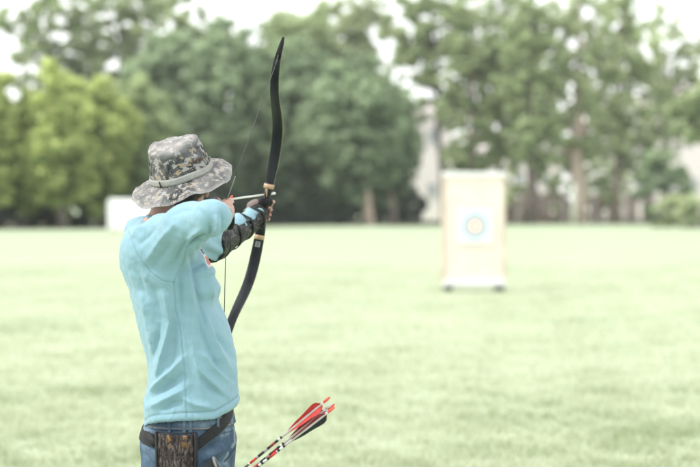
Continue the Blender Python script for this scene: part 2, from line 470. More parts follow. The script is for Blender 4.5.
# --- body (skin): one continuous surface
fb = Field((-.86, 4.40, 0.0), (-.18, 5.92, 1.76), .0055)
for k, t in enumerate(TORSO):  pass
body_rings = []
for (py_, xl, xr, Yc, b) in TORSO:
    r = ring(py_, xl, xr, Yc, b); body_rings.append((r[0], r[1], r[2], r[3] - .028, r[4] - .028))
body_rings[0] = (body_rings[0][0], body_rings[0][1], body_rings[0][2], .035, .07)
fb.loft(body_rings, 0, 2.1)
fb.chain([RS, RM, RE], [.050, .042, .034], .01); fb.chain([RE, RF, RW], [.035, .033, .027], .01)
fb.chain([LS, LE, LW], [.046, .035, .024], .01)
fb.chain([NB, NT], [.058, .055], .03)
HC = P(181, 178, 5.04)
fb.ell(HC, (.074, .094, .098), .02)
fb.ell(HC + [.006, .03, -.062], (.056, .068, .058), .03)              # jaw, face looks away along +Y
fb.ell(HC + [.010, .088, -.092], (.020, .018, .016), .02)             # chin
fb.cone(HC + [.010, .092, -.010], HC + [.012, .116, -.042], .009, .014, .012)   # nose
fb.ell(HC + [.010, .098, -.066], (.022, .010, .006), .006)            # lips
fb.ell(HC + [.010, .095, -.077], (.018, .010, .006), .005)
for s in (-1, 1):
    fb.ell(HC + [.010 + s * .031, .090, -.008], (.014, .009, .010), .0, sub=True)
    fb.ell(HC + [s * .078, -.004, -.030], (.010, .019, .032), .006)    # ears
    fb.cone(HC + [.010 + s * .018, .093, .010], HC + [.010 + s * .045, .083, .008], .007, .005, .008)
# pelvis and legs
for yy, s in ((4.93, -1), (5.14, 1)):
    hip = np.array([BASE[0] + .02, yy, .80]); knee = np.array([BASE[0] + .04, 5.03 + s * .20, .46]); ank = np.array([BASE[0] - .02, 5.03 + s * .28, .09])
    fb.chain([hip, knee, ank], [.080, .052, .036], .02)
    fb.chain([ank - [.02, 0, .04], ank + [.16, 0, -.055]], [.035, .024], .01)
# draw hand (right)
def PP(l): return [P(*q) for q in l]
fb.cone(RW, P(227, 210, 4.965), .025, .024, .012)
fb.cone(P(226, 205, 4.955), P(228, 216, 4.955), .017, .017, .012)
fb.cone(P(228.5, 202.5, 4.985), P(229.5, 217, 4.975), .013, .012, .010)
for i, (dy, r) in enumerate(((0, .0085), (6.0, .009), (11.5, .0085), (16.5, .0075))):
    y0 = 201.3 + dy; ln = (1, 1.08, 1, .8)[i]
    fb.chain(PP([(229.5, y0 + .5, 4.985), (231.5, y0, 5.02), (229, y0 - .5, 5.02 + .028 * ln), (225.2, y0 - .3, 5.02 + .034 * ln), (222.5, y0 + .3, 5.02 + .012 * ln)]),
             [r + .001, r, r * .95, r * .9, r * .8], .003)
fb.chain(PP([(223, 209, 4.93), (220.5, 203.5, 4.965), (217.5, 200.5, 4.995), (214.5, 199, 5.02)]), [.014, .011, .0095, .008], .006)
# bow hand (left) closed round the grip
fb.cone(LW, P(258, 210, 5.725), .023, .024, .012)
fb.cone(P(256, 204, 5.725), P(258.5, 214, 5.725), .017, .016, .014)
fb.cone(P(259, 203, 5.742), P(260, 215, 5.745), .014, .014, .012)
for i, (dy, r) in enumerate(((0, .0085), (5.3, .009), (10.4, .0085), (15.0, .0075))):
    y0 = 203.5 + dy; x = -.18 * dy; ln = (1, 1.05, 1, .85)[i]
    fb.chain(PP([(259 + x, y0, 5.755), (260.5 + x, y0 - .4, 5.795), (266 + x, y0, 5.812), (271 + x, y0 + .6, 5.795), (271.5 + x, y0 + 1.2, 5.768)]),
             [r + .002, r, r * .95, r * .9, r * .8], .0025)
fb.chain(PP([(257, 207, 5.705), (262.5, 203.5, 5.715), (268.5, 202.2, 5.735), (273.5, 202, 5.755)]), [.014, .0115, .010, .0085], .006)
V, Q = fb.mesh(); V = relax(V, Q, 1, .4); V = V + normals(V, Q) * .0006 * vnoise(V, 60, 4)[:, None]
body = mk('body', V, Q, m_skin, person)
del fb
m_eye = simple('eye_white', (.8, .78, .75), .2, .5, .05); m_dark = simple('dark_hair', (.02, .016, .014), .6, .3, .3, 200, .4)
for s in (-1, 1):
    e = MB(); e.ball(HC + [.010 + s * .031, .079, -.008], .0115); e.build('eye', m_eye, body)
hm = Field(HC - .13, HC + .13, .005)
hm.ell(HC + [0, -.004, .004], (.079, .096, .100), 0); hm.ell(HC + [.006, -.055, -.045], (.055, .04, .035), .02)
hm.ell(HC + [.008, .085, -.05], (.085, .075, .085), 0, sub=True)
V, Q = hm.mesh(); V = relax(V, Q, 1); V += normals(V, Q) * .0015 * vnoise(V, 160, 5)[:, None]
mk('hair', V, Q, m_dark, body)

# --- hat
mh = Mat('digital_camouflage_cloth', (.4, .4, .4), .85, .15)
def snapv(step, off=0):
    a = mh.n('ShaderNodeVectorMath', operation='SNAP'); a.inputs[1].default_value = (step,) * 3
    b = mh.n('ShaderNodeVectorMath', operation='ADD'); b.inputs[1].default_value = (off, off * 1.7, off * .6)
    mh.l(mh.coord(), b.inputs[0]); mh.l(b.outputs[0], a.inputs[0]); return a.outputs[0]
LG, MG, DG, TN = (.28, .272, .268), (.062, .067, .068), (.02, .024, .027), (.27, .215, .15)
n1 = mh.noise(58, 3, snapv(.0030)); n2 = mh.noise(64, 3, snapv(.0030, 3.1)); n3 = mh.noise(26, 2, snapv(.0060, 5.5))
col = mh.ramp(n1, [(0, DG), (.45, MG), (.56, LG)], 'CONSTANT')
col = mh.mix(mh.ramp(n2, [(0, (0, 0, 0)), (.60, (1, 1, 1))], 'CONSTANT'), col, TN)
col = mh.mix(mh.ramp(n3, [(0, (1, 1, 1)), (.41, (0, 0, 0))], 'CONSTANT'), col, MG)
# sun-faded, worn cloth
fade = mh.ramp(mh.noise(16, 4), [(.38, (0, 0, 0)), (.68, (1, 1, 1))])
wornf = mh.n('ShaderNodeMath', operation='MULTIPLY'); wornf.inputs[1].default_value = .28; mh.l(fade, wornf.inputs[0])
col = mh.mix(wornf.outputs[0], col, (.33, .32, .32))
col = mh.mix(mh.attr('worn', 'Fac'), col, (.36, .35, .35))  # mask lightens crown top, brim edge and brim sides
rg = mh.n('ShaderNodeMath', operation='SINE'); rm = mh.n('ShaderNodeMath', operation='MULTIPLY'); rm.inputs[1].default_value = 6.283 / .0075
mh.l(mh.attr('radial', 'Fac'), rm.inputs[0]); mh.l(rm.outputs[0], rg.inputs[0])
mg = mh.n('ShaderNodeMath', operation='GREATER_THAN'); mg.inputs[1].default_value = .86; mh.l(rg.outputs[0], mg.inputs[0])
mg2 = mh.n('ShaderNodeMath', operation='MULTIPLY'); mg2.inputs[1].default_value = .25; mh.l(mg.outputs[0], mg2.inputs[0])
col = mh.mix(mg2.outputs[0], col, (.07, .07, .07)); mh.color(col)
mh.bump(mh.noise(420, 2), .35, .0015)
e1 = np.array([math.cos(R(16)), 0, math.sin(R(16))])
e3 = np.array([-math.sin(R(16)) * math.cos(R(17)), -math.sin(R(17)), math.cos(R(16)) * math.cos(R(17))])
e2 = np.cross(e3, e1)
HR = P(180.5, 169.3, 5.03)
prof = [(0, .092), (.02, .092), (.038, .0915), (.053, .091), (.065, .0885), (.072, .0845), (.0765, .079), (.079, .070), (.082, .056), (.0855, .04), (.089, .024), (.092, .008), (.094, -.006),
        (.0955, -.016), (.104, -.022), (.114, -.027), (.124, -.033), (.134, -.0395), (.144, -.046), (.152, -.0515), (.158, -.056), (.1605, -.0575)]
# refine profile
s_in = np.linspace(0, len(prof) - 1, 90); pr_ = np.array(prof)
from_idx = np.arange(len(prof)); prr = np.interp(s_in, from_idx, pr_[:, 0]); prz = np.interp(s_in, from_idx, pr_[:, 1])
NT_ = 180; Vh = []; rad_a = []; worn = []
for r, z in zip(prr, prz):
    for k in range(NT_):
        t = 2 * math.pi * k / NT_; ct, st = math.cos(t), math.sin(t)
        rr, zz = r, z
        brim = max(0, (r - .0955) / .065)
        if z > -.017 and brim <= 0:
            cr = max(0, min(1, (z + .01) / .06))
            # crumpled crown
            rr *= 1 + cr * (.012 * math.sin(3 * t + 1.0) + .010 * math.sin(7 * t + .4) + .010 * math.sin(13 * t + z * 60))
            zz += cr * (.004 * math.sin(2 * t + 2.6) + .0015 * math.sin(5 * t)) * min(1, r / .05)
            zz += .003 * math.exp(-((r - .035) / .02) ** 2) * math.sin(2 * t + 1) * cr
            # hollow pushed into the crown, near right
            a = math.atan2(math.sin(t - R(-52)), math.cos(t - R(-52)))
            dent = math.exp(-(a / .38) ** 2) * math.exp(-((zz - .074) / .02) ** 2)
            rr *= 1 - .13 * dent; zz -= .010 * dent
            a = math.atan2(math.sin(t - R(-85)), math.cos(t - R(-85)))
            rr *= 1 + .045 * math.exp(-(a / .12) ** 2) * math.exp(-((zz - .066) / .02) ** 2)
        else:
            drop = (z + .017)
            near = max(0, -st); f_ = (.62 + .08 * near + .12 * math.sin(2 * t + .5)) * (1 - .55 * max(0, st))
            zz = -.017 + drop * (f_ + .35 * max(0, math.cos(t - R(-48))) ** 3)
            zz += brim * (.006 * math.sin(4 * t + .8) + .0035 * math.sin(9 * t + 2)) * brim
            if ct > .2: zz += .014 * math.sin(min(1, brim) * math.pi) * (ct - .2) + .004 * brim * ct
            rr = (r - .013 * brim * max(0, ct)) * (1 + .01 * brim * math.sin(3 * t + 1.3) + (.035 * brim * (1 if ct < -.3 else 0) * (-ct)))
        x = rr * 1.02 * ct; y = rr * 1.09 * st
        Vh.append(HR + e1 * x + e2 * y + e3 * zz)
        rad_a.append(max(0, r - .0955) if brim > 0 else 0)
        top = 1 if (z > .088) else max(0, 1 - abs(z - .085) / .02)
        worn.append(.8 * min(1, .62 * top + (.5 * max(0, 1 - (.1605 - r) / .012) if brim > 0 else 0) + (.35 if brim > .05 and ct > .25 else 0) + (.35 if brim > .05 and ct < -.45 else 0)))
nr = len(prr); Fh = []
for i in range(nr - 1):
    for k in range(NT_):
        k2 = (k + 1) % NT_; Fh.append((i * NT_ + k, (i + 1) * NT_ + k, (i + 1) * NT_ + k2, i * NT_ + k2))
Fh = np.array(Fh); Vh = np.array(Vh); keep = np.ones(len(Fh), bool)
Nn = normals(Vh, Fh); Vh = Vh + Nn * (.0010 * vnoise(Vh, 110, 6) + .0010 * vnoise(Vh, 210, 7))[:, None]
Vh[:NT_] = Vh[:NT_].mean(0)
hat = mk('hat', Vh, Fh, mh.m, person)
fattr(hat, 'radial', rad_a); fattr(hat, 'worn', worn)
s2 = hat.modifiers.new('s', 'SOLIDIFY'); s2.thickness = .0022; s2.offset = -1
m_band = simple('grey_ribbon', (.30, .30, .285), .8, .1, .10, 60, .25)
hb = []
for zz, off in ((-.0165, .001), (-.0165, .0036), (-.010, .0040), (-.002, .0040), (.0035, .0036), (.0035, .001)):
    rb = np.interp(-zz, -pr_[4:14, 1], pr_[4:14, 0])
    for k in range(NT_):
        t = 2 * math.pi * k / NT_; w = .0012 * math.sin(3 * t) + .0012 * math.sin(5 * t + 1)
        cr = max(0, min(1, (zz + .01) / .06))
        rr = rb * (1 + cr * (.012 * math.sin(3 * t + 1.0) + .010 * math.sin(7 * t + .4))) + off
        hb.append(HR + e1 * rr * 1.02 * math.cos(t) + e2 * rr * 1.09 * math.sin(t) + e3 * (zz + w))
hbf = [(i * NT_ + k, i * NT_ + (k + 1) % NT_, (i + 1) * NT_ + (k + 1) % NT_, (i + 1) * NT_ + k) for i in range(5) for k in range(NT_)]
bo = mk('hat_band', hb, hbf, m_band, hat)
kt = R(-128); kn = MB(); c_ = HR + e1 * .0985 * 1.02 * math.cos(kt) + e2 * .0985 * 1.09 * math.sin(kt) - e3 * .0065
tn = -e1 * math.sin(kt) + e2 * math.cos(kt); nn_ = e1 * math.cos(kt) + e2 * math.sin(kt)
kn.box(c_ + nn_ * .0035, (.0025, .003, .020), np.stack([tn, nn_, e3], 1)); kn.build('band_stitch', m_dark, hat)
m_brass = simple('dark_brass', (.10, .06, .04), .35, .6, .2, 200, 0, .7)
for tdeg, zz, rr_ in ((-52, .030, .0905), (-40, .030, .0905), (128, .030, .0895), (140, .030, .0895)):
    t = R(tdeg); q = MB(); cc = HR + e1 * rr_ * 1.02 * math.cos(t) + e2 * rr_ * 1.09 * math.sin(t) + e3 * zz
    nn = e1 * math.cos(t) + e2 * math.sin(t)
    ta = np.cross(nn, e3); ri = [cc + nn * .002 + (ta * math.cos(a) + e3 * math.sin(a)) * .0042 for a in np.linspace(0, 2 * math.pi, 17)]
    q.tube(ri, .0016, 6, False); q.ball(cc, (.0035, .0035, .0035)); q.build('eyelet', m_brass, hat)

# --- jeans
mj = Mat('faded_denim', (.10, .16, .24), .85, .15)
c0 = mj.ramp(mj.noise(11, 5), [(.36, (.018, .034, .065)), (.52, (.045, .08, .13)), (.68, (.15, .21, .28))])
tw = mj.noise(1, 2, mj.mapped((900, 900, 90), (0, .6, 0)))
c0 = mj.mix(mj.ramp(tw, [(.3, (0, 0, 0)), (.7, (.22, .22, .22))]), c0, (.22, .29, .35))
c0 = mj.mix(mj.attr('seam', 'Fac'), c0, (.03, .045, .08)); c0 = mj.mix(mj.attr('wear', 'Fac'), c0, (.28, .34, .39)); mj.color(c0); mj.bump(tw, .25, .001)
JR = [(412, 152, 231, 5.03, .165), (424, 146, 234, 5.03, .172), (436, 142.5, 235, 5.03, .18), (448, 141, 235, 5.03, .185), (460, 142, 234, 5.03, .187), (478, 144, 232, 5.03, .185)]
fj = Field((-.84, 4.55, .06), (-.20, 5.52, .96), .008)
jr = [ring(*t) for t in JR]; fj.loft(jr, 0, 2.3)
for s in (-1, 1):
    hip = np.array([BASE[0] + .0, 5.03 + s * .092, .70]); knee = np.array([BASE[0] + .04, 5.03 + s * .20, .44]); ank = np.array([BASE[0] - .02, 5.03 + s * .28, .10])
    fj.chain([hip, knee, ank], [.112, .078, .070], .05)
V, Q = fj.mesh(); V = relax(V, Q, 3); V, Q = subdiv(V, Q); V = relax(V, Q, 1); N = normals(V, Q); px, py = to_px(V)
face = np.clip((.15 - N[:, 1]) / .35, 0, 1); side = np.ones(len(V)); D = np.zeros(len(V))
for s_, a_, w_ in (([(231, 424), (234, 438), (231, 452), (226, 462)], 5, 2.2), ([(200, 462), (212, 455), (226, 448)], 5, 3), ([(198, 452), (210, 447), (224, 440)], -4, 2.6),
                   ([(145, 440), (150, 452), (153, 466)], 5, 2.6), ([(142, 452), (150, 460), (156, 470)], -4, 2), ([(200, 470), (214, 464), (230, 460)], -4, 3), ([(150, 432), (156, 442), (160, 452)], -3, 2)):
    fold(s_, a_, w_)
D += .004 * vnoise(V, 14, 11) + .002 * vnoise(V, 45, 12)
seam = np.zeros(len(V)); wear = np.zeros(len(V))
for s_ in ([(187, 430), (188, 445), (190, 467), (190, 500)], [(150, 436), (168, 441), (187, 443)], [(190, 443), (210, 437), (234, 430)], [(229, 420), (233.5, 430), (234, 442), (230, 452), (226, 462)]):
    d, sg, t = stroke_dist(px, py, s_); e = np.exp(-(d / .7) ** 2) * face; D -= .002 * e; seam = np.maximum(seam, e * .8)
    wear = np.maximum(wear, .6 * np.exp(-((d - 1.8) / .8) ** 2) * face * (vnoise(V, 200, 3) > -.2))
V = V + N * D[:, None]
jeans = mk('jeans', V, Q, mj.m, person); fattr(jeans, 'seam', seam); fattr(jeans, 'wear', wear)
def pelvis_pt(theta, z, off=0, p=2.3):
    J = np.array(sorted(jr)); cx, cy, a, b = [np.interp(z, J[:, 0], J[:, i]) for i in (1, 2, 3, 4)]
    c, s = math.cos(theta), math.sin(theta); q = (abs(c) ** p + abs(s) ** p) ** (-1 / p)
    return np.array([cx + (a + off) * c * q, cy + (b + off) * s * q, z])
def hip_band(name, zfun, half, off, th, mat, parent, n=120, t0=0, t1=2 * math.pi, wav=0):
    V = []; Fc = []
    for i in range(n + 1):
        t = t0 + (t1 - t0) * i / n; z = zfun(t); h_ = half(t) if callable(half) else half
        for dz, o_ in ((-h_, off), (-h_, off + th), (0, off + th + .0008), (h_, off + th), (h_, off)):
            V.append(pelvis_pt(t, z + dz, o_ + wav * math.sin(5 * t)))
    for i in range(n):
        for k in range(5): Fc.append((i * 5 + k, (i + 1) * 5 + k, (i + 1) * 5 + (k + 1) % 5, i * 5 + (k + 1) % 5))
    Fc += [(4, 3, 2, 1, 0), tuple(n * 5 + k for k in range(5))]
    return mk(name, V, Fc, mat, parent, smooth=False)
zw = P(186, 424.5, 4.85)[2]
wb = hip_band('waistband', lambda t: zw, .017, .003, .003, mj.m, jeans); fattr(wb, 'seam', np.tile([.7, .3, 0, .3, .7], 121)); fattr(wb, 'wear', np.zeros(121 * 5))
def theta_for(pxx, z):
    lo, hi = -math.pi + .01, -.01
    for _ in range(40):
        m = (lo + hi) / 2; x = to_px(pelvis_pt(m, z)[None])[0][0]
        if x < pxx: lo = m
        else: hi = m
    return m
for xx in (171, 184.5, 190.5, 216):
    t = theta_for(xx, zw); q = MB(); c_ = pelvis_pt(t, zw - .004, .0085)
    nrm = (pelvis_pt(t, zw, .02) - pelvis_pt(t, zw)); nrm /= np.linalg.norm(nrm); tg = np.cross(nrm, (0, 0, 1))
    q.box(c_, (.010, .004, .042), np.stack([tg, nrm, (0, 0, 1)], 1)); ob = q.build('belt_loop', mj.m, jeans, False, .001)
    fattr(ob, 'seam', np.zeros(8)); fattr(ob, 'wear', np.full(8, .02))
m_thread = simple('tan_thread', (.45, .30, .12), .8, .2, .2, 300)
for dz in (.013, -.013):
    q = MB(); q.tube([pelvis_pt(t, zw + dz, .0066) for t in np.linspace(-math.pi + .3, -.3, 60)], .0006, 4); q.build('stitching', m_thread, jeans)

# --- belt (wide black webbing, sagging toward the pocket)
m_web = Mat('black_webbing', (.035, .037, .04), .7, .25)
wv = m_web.noise(1, 1, m_web.mapped((700, 700, 160))); m_web.color(m_web.ramp(wv, [(.3, (.009, .010, .011)), (.7, (.024, .025, .027))])); m_web.bump(wv, .4, .001); m_web = m_web.m
bx = [(143, 437), (158, 441), (176, 446), (197, 443.5), (212, 432), (225, 421), (236.5, 410.5)]
bt = []
for x, y in bx:
    z = P(x, y, 4.87)[2]; bt.append((theta_for(x, z), z))
bt.append((0.02, bt[-1][1] + .008)); bt = sorted([(a, z) for a, z in bt])
ts = [a for a, _ in bt] + [math.pi * .5, math.pi * .85]; zs = [z for _, z in bt] + [bt[-1][1], bt[0][1] + .01]
def zbelt(t):
    tt_ = (t + math.pi) % (2 * math.pi) - math.pi
    return float(np.interp(tt_, ts, zs, period=2 * math.pi))
hip_band('belt', zbelt, lambda t: .0180 if math.sin(t) < .2 and math.cos(t) > -.85 else .0150, .0035 if False else .0048, .0035, m_web, person, 160)

# --- shoes
m_shoe = simple('dark_suede', (.06, .055, .05), .8, .2, .3, 50, .2); m_sole = simple('rubber', (.4, .39, .37), .7, .2, .1, 50)
for s in (-1, 1):
    ank = np.array([BASE[0] - .02, 5.03 + s * .28, .09]); f2 = Field(ank + [-.12, -.09, -.10], ank + [.26, .09, .08], .006)
    f2.chain([ank + [-.02, 0, .0], ank + [-.03, 0, -.045]], [.048, .042], .02); f2.cone(ank + [-.02, 0, -.045], ank + [.16, 0, -.055], .045, .036, .03)
    g = np.meshgrid(*f2.ax, indexing='ij'); f2.f = np.maximum(f2.f, .018 - g[2]).astype(np.float32)
    V, Q = f2.mesh(); V = relax(V, Q, 1); sh = mk('shoe', V, Q, m_shoe, person)
    q = MB(); q.tube([ank + [.055, 0, -.09], ank + [.055, 0, -.071]], [(.048, .145), (.046, .142)], 28, True, flat=(1, 0, 0)); q.build('sole', m_sole, sh)

# --- glove on the bow hand
m_glove = simple('black_glove_fabric', (.006, .006, .007), .7, .2, .4, 120, .4)
gl = Field(P(240, 228, 5.64), P(284, 190, 5.86), .004)
gl.cone(P(257, 213, 5.71), P(259, 208, 5.73), .028, .029, .012)
gl.cone(P(256.5, 204.5, 5.728), P(259, 214, 5.728), .0195, .0185, .014)
gl.cone(P(259, 203, 5.745), P(260, 215, 5.748), .0165, .0165, .012)
for i, (dy, r) in enumerate(((0, .0085), (5.3, .009), (10.4, .0085), (15.0, .0075))):
    y0 = 203.5 + dy; x = -.18 * dy
    gl.chain(PP([(259 + x, y0, 5.755), (260.5 + x, y0 - .4, 5.795), (265 + x, y0, 5.81)]), [r + .0045, r + .003, r + .0025], .003)
gl.chain(PP([(258, 207.5, 5.705), (263, 203.8, 5.715), (269.5, 202.2, 5.738)]), [.0195, .0175, .0135], .008)
V, Q = gl.mesh(); V = relax(V, Q, 1, .4); V += normals(V, Q) * (.0010 * vnoise(V, 150, 8))[:, None]
glove = mk('glove', V, Q, m_glove, person)
m_mesh = simple('grey_mesh_panel', (.20, .16, .155), .8, .2, .3, 260, .5)
gp = Field(P(240, 220, 5.62), P(270, 192, 5.80), .004)
gp.ell(P(252.5, 206.5, 5.705), (.021, .022, .020), 0); gp.ell(P(256, 203, 5.71), (.016, .018, .014), .01)
V, Q = gp.mesh(); V = relax(V, Q, 1); mk('wrist_panel', V, Q, m_mesh, glove)
q = MB(); ctr, ax_ = P(256.5, 213, 5.70), (P(259, 208, 5.73) - LW); ax_ /= np.linalg.norm(ax_)
u1 = np.cross(ax_, (0, 0, 1)); u1 /= np.linalg.norm(u1); u2 = np.cross(u1, ax_)
q.tube([ctr + (u1 * math.cos(t) + u2 * math.sin(t)) * .031 for t in np.linspace(0, 2 * math.pi, 25)], [(.002, .011)] * 25, 8, False, flat=ax_); q.build('wrist_strap', m_web, glove)

# --- arm guard
mg_ = Mat('dark_camouflage_leather', (.06, .06, .06), .5, .3)
na = mg_.noise(45, 4, dist=1.2); mg_.color(mg_.ramp(na, [(.40, (.004, .004, .005)), (.53, (.012, .013, .012)), (.60, (.085, .085, .08)), (.65, (.010, .010, .010))])); mg_.bump(mg_.noise(90, 4), .5, .003)  # light grey stop paints glints into the dark camouflage
A0, A1 = LE + (LW - LE) * -.10, LE + (LW - LE) * 1.02
fg = Field(np.minimum(A0, A1) - .09, np.maximum(A0, A1) + .09, .0045)
fg.cone(A0, A1, .062, .041, 0)
g = np.meshgrid(*fg.ax, indexing='ij'); ax_ = (A1 - A0) / np.linalg.norm(A1 - A0)
upv = np.array([-.35, -.15, .92]); upv -= ax_ * (upv @ ax_); upv /= np.linalg.norm(upv)
rel = [g[i] - A0[i] for i in range(3)]; al = sum(rel[i] * ax_[i] for i in range(3)); uu = sum(rel[i] * upv[i] for i in range(3))
L_ = np.linalg.norm(A1 - A0); cut = uu - (.046 - .034 * np.clip((al - .05) / .12, 0, 1))
wavy = .006 * np.sin(al * 60)
fg.f = np.maximum.reduce([fg.f, (cut + wavy).astype(np.float32), (-al).astype(np.float32), (al - L_).astype(np.float32)]).astype(np.float32)
fg.cone(A0 - ax_ * .1, A1 + ax_ * .1, .0555, .034, 0, sub=True)
V, Q = fg.mesh(); V = relax(V, Q, 2); V += normals(V, Q) * (.0018 * vnoise(V, 55, 10) + .0008 * vnoise(V, 140, 13))[:, None]
guard = mk('arm_guard', V, Q, mg_.m, person)
b1 = np.cross(ax_, upv)
m_buck = simple('pale_grey_plastic', (.38, .39, .38), .4, .5, .1, 100)
for f_, rr in ((.12, .060), (.38, .055), (.66, .0495), (.93, .044)):
    c_ = A0 + ax_ * L_ * f_; q = MB()
    sl = .049 + (.032 - .049) * min(1, max(0, f_ * 1.12 - .1))
    rad_f = lambda t: rr + .001 + (sl + .0035 - rr) * max(0, min(1, (math.sin(t) - .25) / .35))
    q.tube([c_ + (b1 * math.cos(t) + upv * math.sin(t)) * rad_f(t) for t in np.linspace(0, 2 * math.pi, 49)], [(.0018, .007)] * 49, 8, False, flat=ax_)
    st_ = q.build('strap', m_web, guard)
    for ang in (math.pi * .80, math.pi * .62):
        q = MB(); cc = c_ + (b1 * math.cos(ang) + upv * math.sin(ang)) * (rad_f(ang) + .003)
        rad = (b1 * math.cos(ang) + upv * math.sin(ang)); tn = np.cross(ax_, rad)
        M_ = [cc + ax_ * sx * .009 + tn * sy * .006 for sx, sy in ((-1, -1), (1, -1), (1, 1), (-1, 1), (-1, -1))]
        q.tube(M_, .0016, 6, True); q.build('buckle', m_buck, st_)

# --- finger tab on the draw hand
q = MB(); tabp = PP([(230.5, 204, 4.985), (230.3, 210, 4.962), (230.6, 217, 4.952), (231.2, 224, 4.955), (230.5, 229, 4.97)])
q.tube(tabp, [(.011, .003), (.013, .004), (.013, .004), (.011, .004), (.008, .003)], 12, True, flat=(0.35, -1, 0)); q.build('finger_tab', m_glove, person)
q = MB(); wc = RW + (P(227, 210, 4.965) - RW) * .1; wa = P(227, 210, 4.965) - RW; wa /= np.linalg.norm(wa); u1 = np.cross(wa, (0, 0, 1)); u1 /= np.linalg.norm(u1); u2 = np.cross(u1, wa)
q.tube([wc + (u1 * math.cos(t) + u2 * math.sin(t)) * .030 for t in np.linspace(0, 2 * math.pi, 25)], [(.0025, .010)] * 25, 8, False, flat=wa); q.build('wristband', m_glove, person)

# ================================================================== BOW
m_limb = Mat('black_limb_glass', (.03, .035, .04), .42, .3)
m_limb.color(m_limb.ramp(m_limb.noise(1, 3, m_limb.mapped((60, 60, 6))), [(.3, (.004, .006, .008)), (.7, (.010, .013, .017))])); m_limb = m_limb.m
m_core = simple('pale_maple', (.24, .21, .12), .5, .4, .15, 60)
m_tan = simple('tan_horn', (.38, .26, .16), .4, .5, .12, 60)
m_string = simple('bowstring', (.05, .05, .05), .6, .3, .2, 300)
m_string2 = simple('string_serving', (.22, .21, .20), .6, .3, .2, 300)
YG = 5.755
hh = [0, 20, 36, 52, 64, 75, 82, 89, 95, 100, 106, 111, 117, 122, 132, 143, 150, 158, 167]
dd = [0, .6, .6, .8, 1.4, 2.6, 4.0, 5.8, 7.8, 9.4, 11.2, 12.6, 13.9, 14.8, 15.9, 16.3, 16.1, 15.3, 14.4]
ww = [5.5, 8.5, 10.5, 11, 11, 10.8, 10.6, 10.3, 10, 9.6, 9.2, 8.9, 8.7, 8.5, 7.8, 7.0, 5.4, 4.6, 2.6]
hs = np.linspace(0, 167, 70)
def bowpt(h, sgn, du=0):
    d = np.interp(h, hh, dd)
    x = 266 + (.19 * h if sgn > 0 else -.19 * h) - d * (1 if sgn > 0 else .92); y = 205 - sgn * h
    return P(x, y, YG - d * .0185 + du)
def smooth1(a, it=6):
    a = np.array(a, float)
    for _ in range(it): a[1:-1] = .25 * a[:-2] + .5 * a[1:-1] + .25 * a[2:]
    return a
AIM = np.array([P(474.7, 226, 29.0)[0], 29.0, P(474.7, 226, 29.0)[2]])
NOCK = P(226.8, 199.7, 5.03)
adir = P(474.7, 167, 29.0) - NOCK; adir /= np.linalg.norm(adir)
bow = thing('recurve_bow', 'black wooden recurve bow with pale edge lines and tan bands, fully drawn in gloved hand', 'bow', P(266, 205, YG))
def limb_strip(sgn, name, mat, half_t, wscale, h0=14, shift=0.0, parent=bow, h1=167):
    sel = hs[(hs >= h0) & (hs <= h1)]; pts = smooth1([bowpt(h, sgn) for h in sel]); n = len(sel)
    T = np.gradient(pts, axis=0); T /= np.linalg.norm(T, axis=1)[:, None]
    V = []
    for i, h in enumerate(sel):
        nrm = adir - T[i] * (adir @ T[i]); nrm /= np.linalg.norm(nrm); wd = np.cross(T[i], nrm)
        w = np.interp(h, hh, ww) * 5.6 / F / 2 * wscale; th = half_t * (1.0 - .45 * h / 167)
        for a, b in ((-1, -.7), (-.85, -1), (0, -1.15), (.85, -1), (1, -.7), (1, .7), (.85, 1), (-.85, 1), (-1, .7)):
            V.append(pts[i] + nrm * shift + wd * w * a + nrm * th * b)
    m = 9; Fc = [(i * m + k, i * m + (k + 1) % m, (i + 1) * m + (k + 1) % m, (i + 1) * m + k) for i in range(n - 1) for k in range(m)]
    Fc += [tuple(range(m))[::-1], tuple((n - 1) * m + k for k in range(m))]
    return mk(name, V, Fc, mat, parent, True)
for sgn in (1, -1):
    lb = limb_strip(sgn, 'limb', m_limb, .0038, .97)
    limb_strip(sgn, 'limb_edge', m_core, .0015, 1.025, 14, .0026, lb, 150)
    q = MB(); tp = [bowpt(h, sgn) for h in (146, 152, 158, 163, 167.5)]
    q.tube(tp, [(.0105, .006), (.0095, .0062), (.008, .006), (.0065, .005), (.0035, .003)], 10, True, flat=tuple(adir)); q.build('limb_tip', m_glove, lb)
    # tan band and dark wedge next to the grip
    q = MB(); tp = [bowpt(h, sgn) for h in ((16.5, 18.7, 21) if sgn > 0 else (30, 32, 34.5))]
    q.tube(tp, [(.0185, .0125)] * 3, 14, True, flat=tuple(adir)); q.build('band', m_tan, bow)
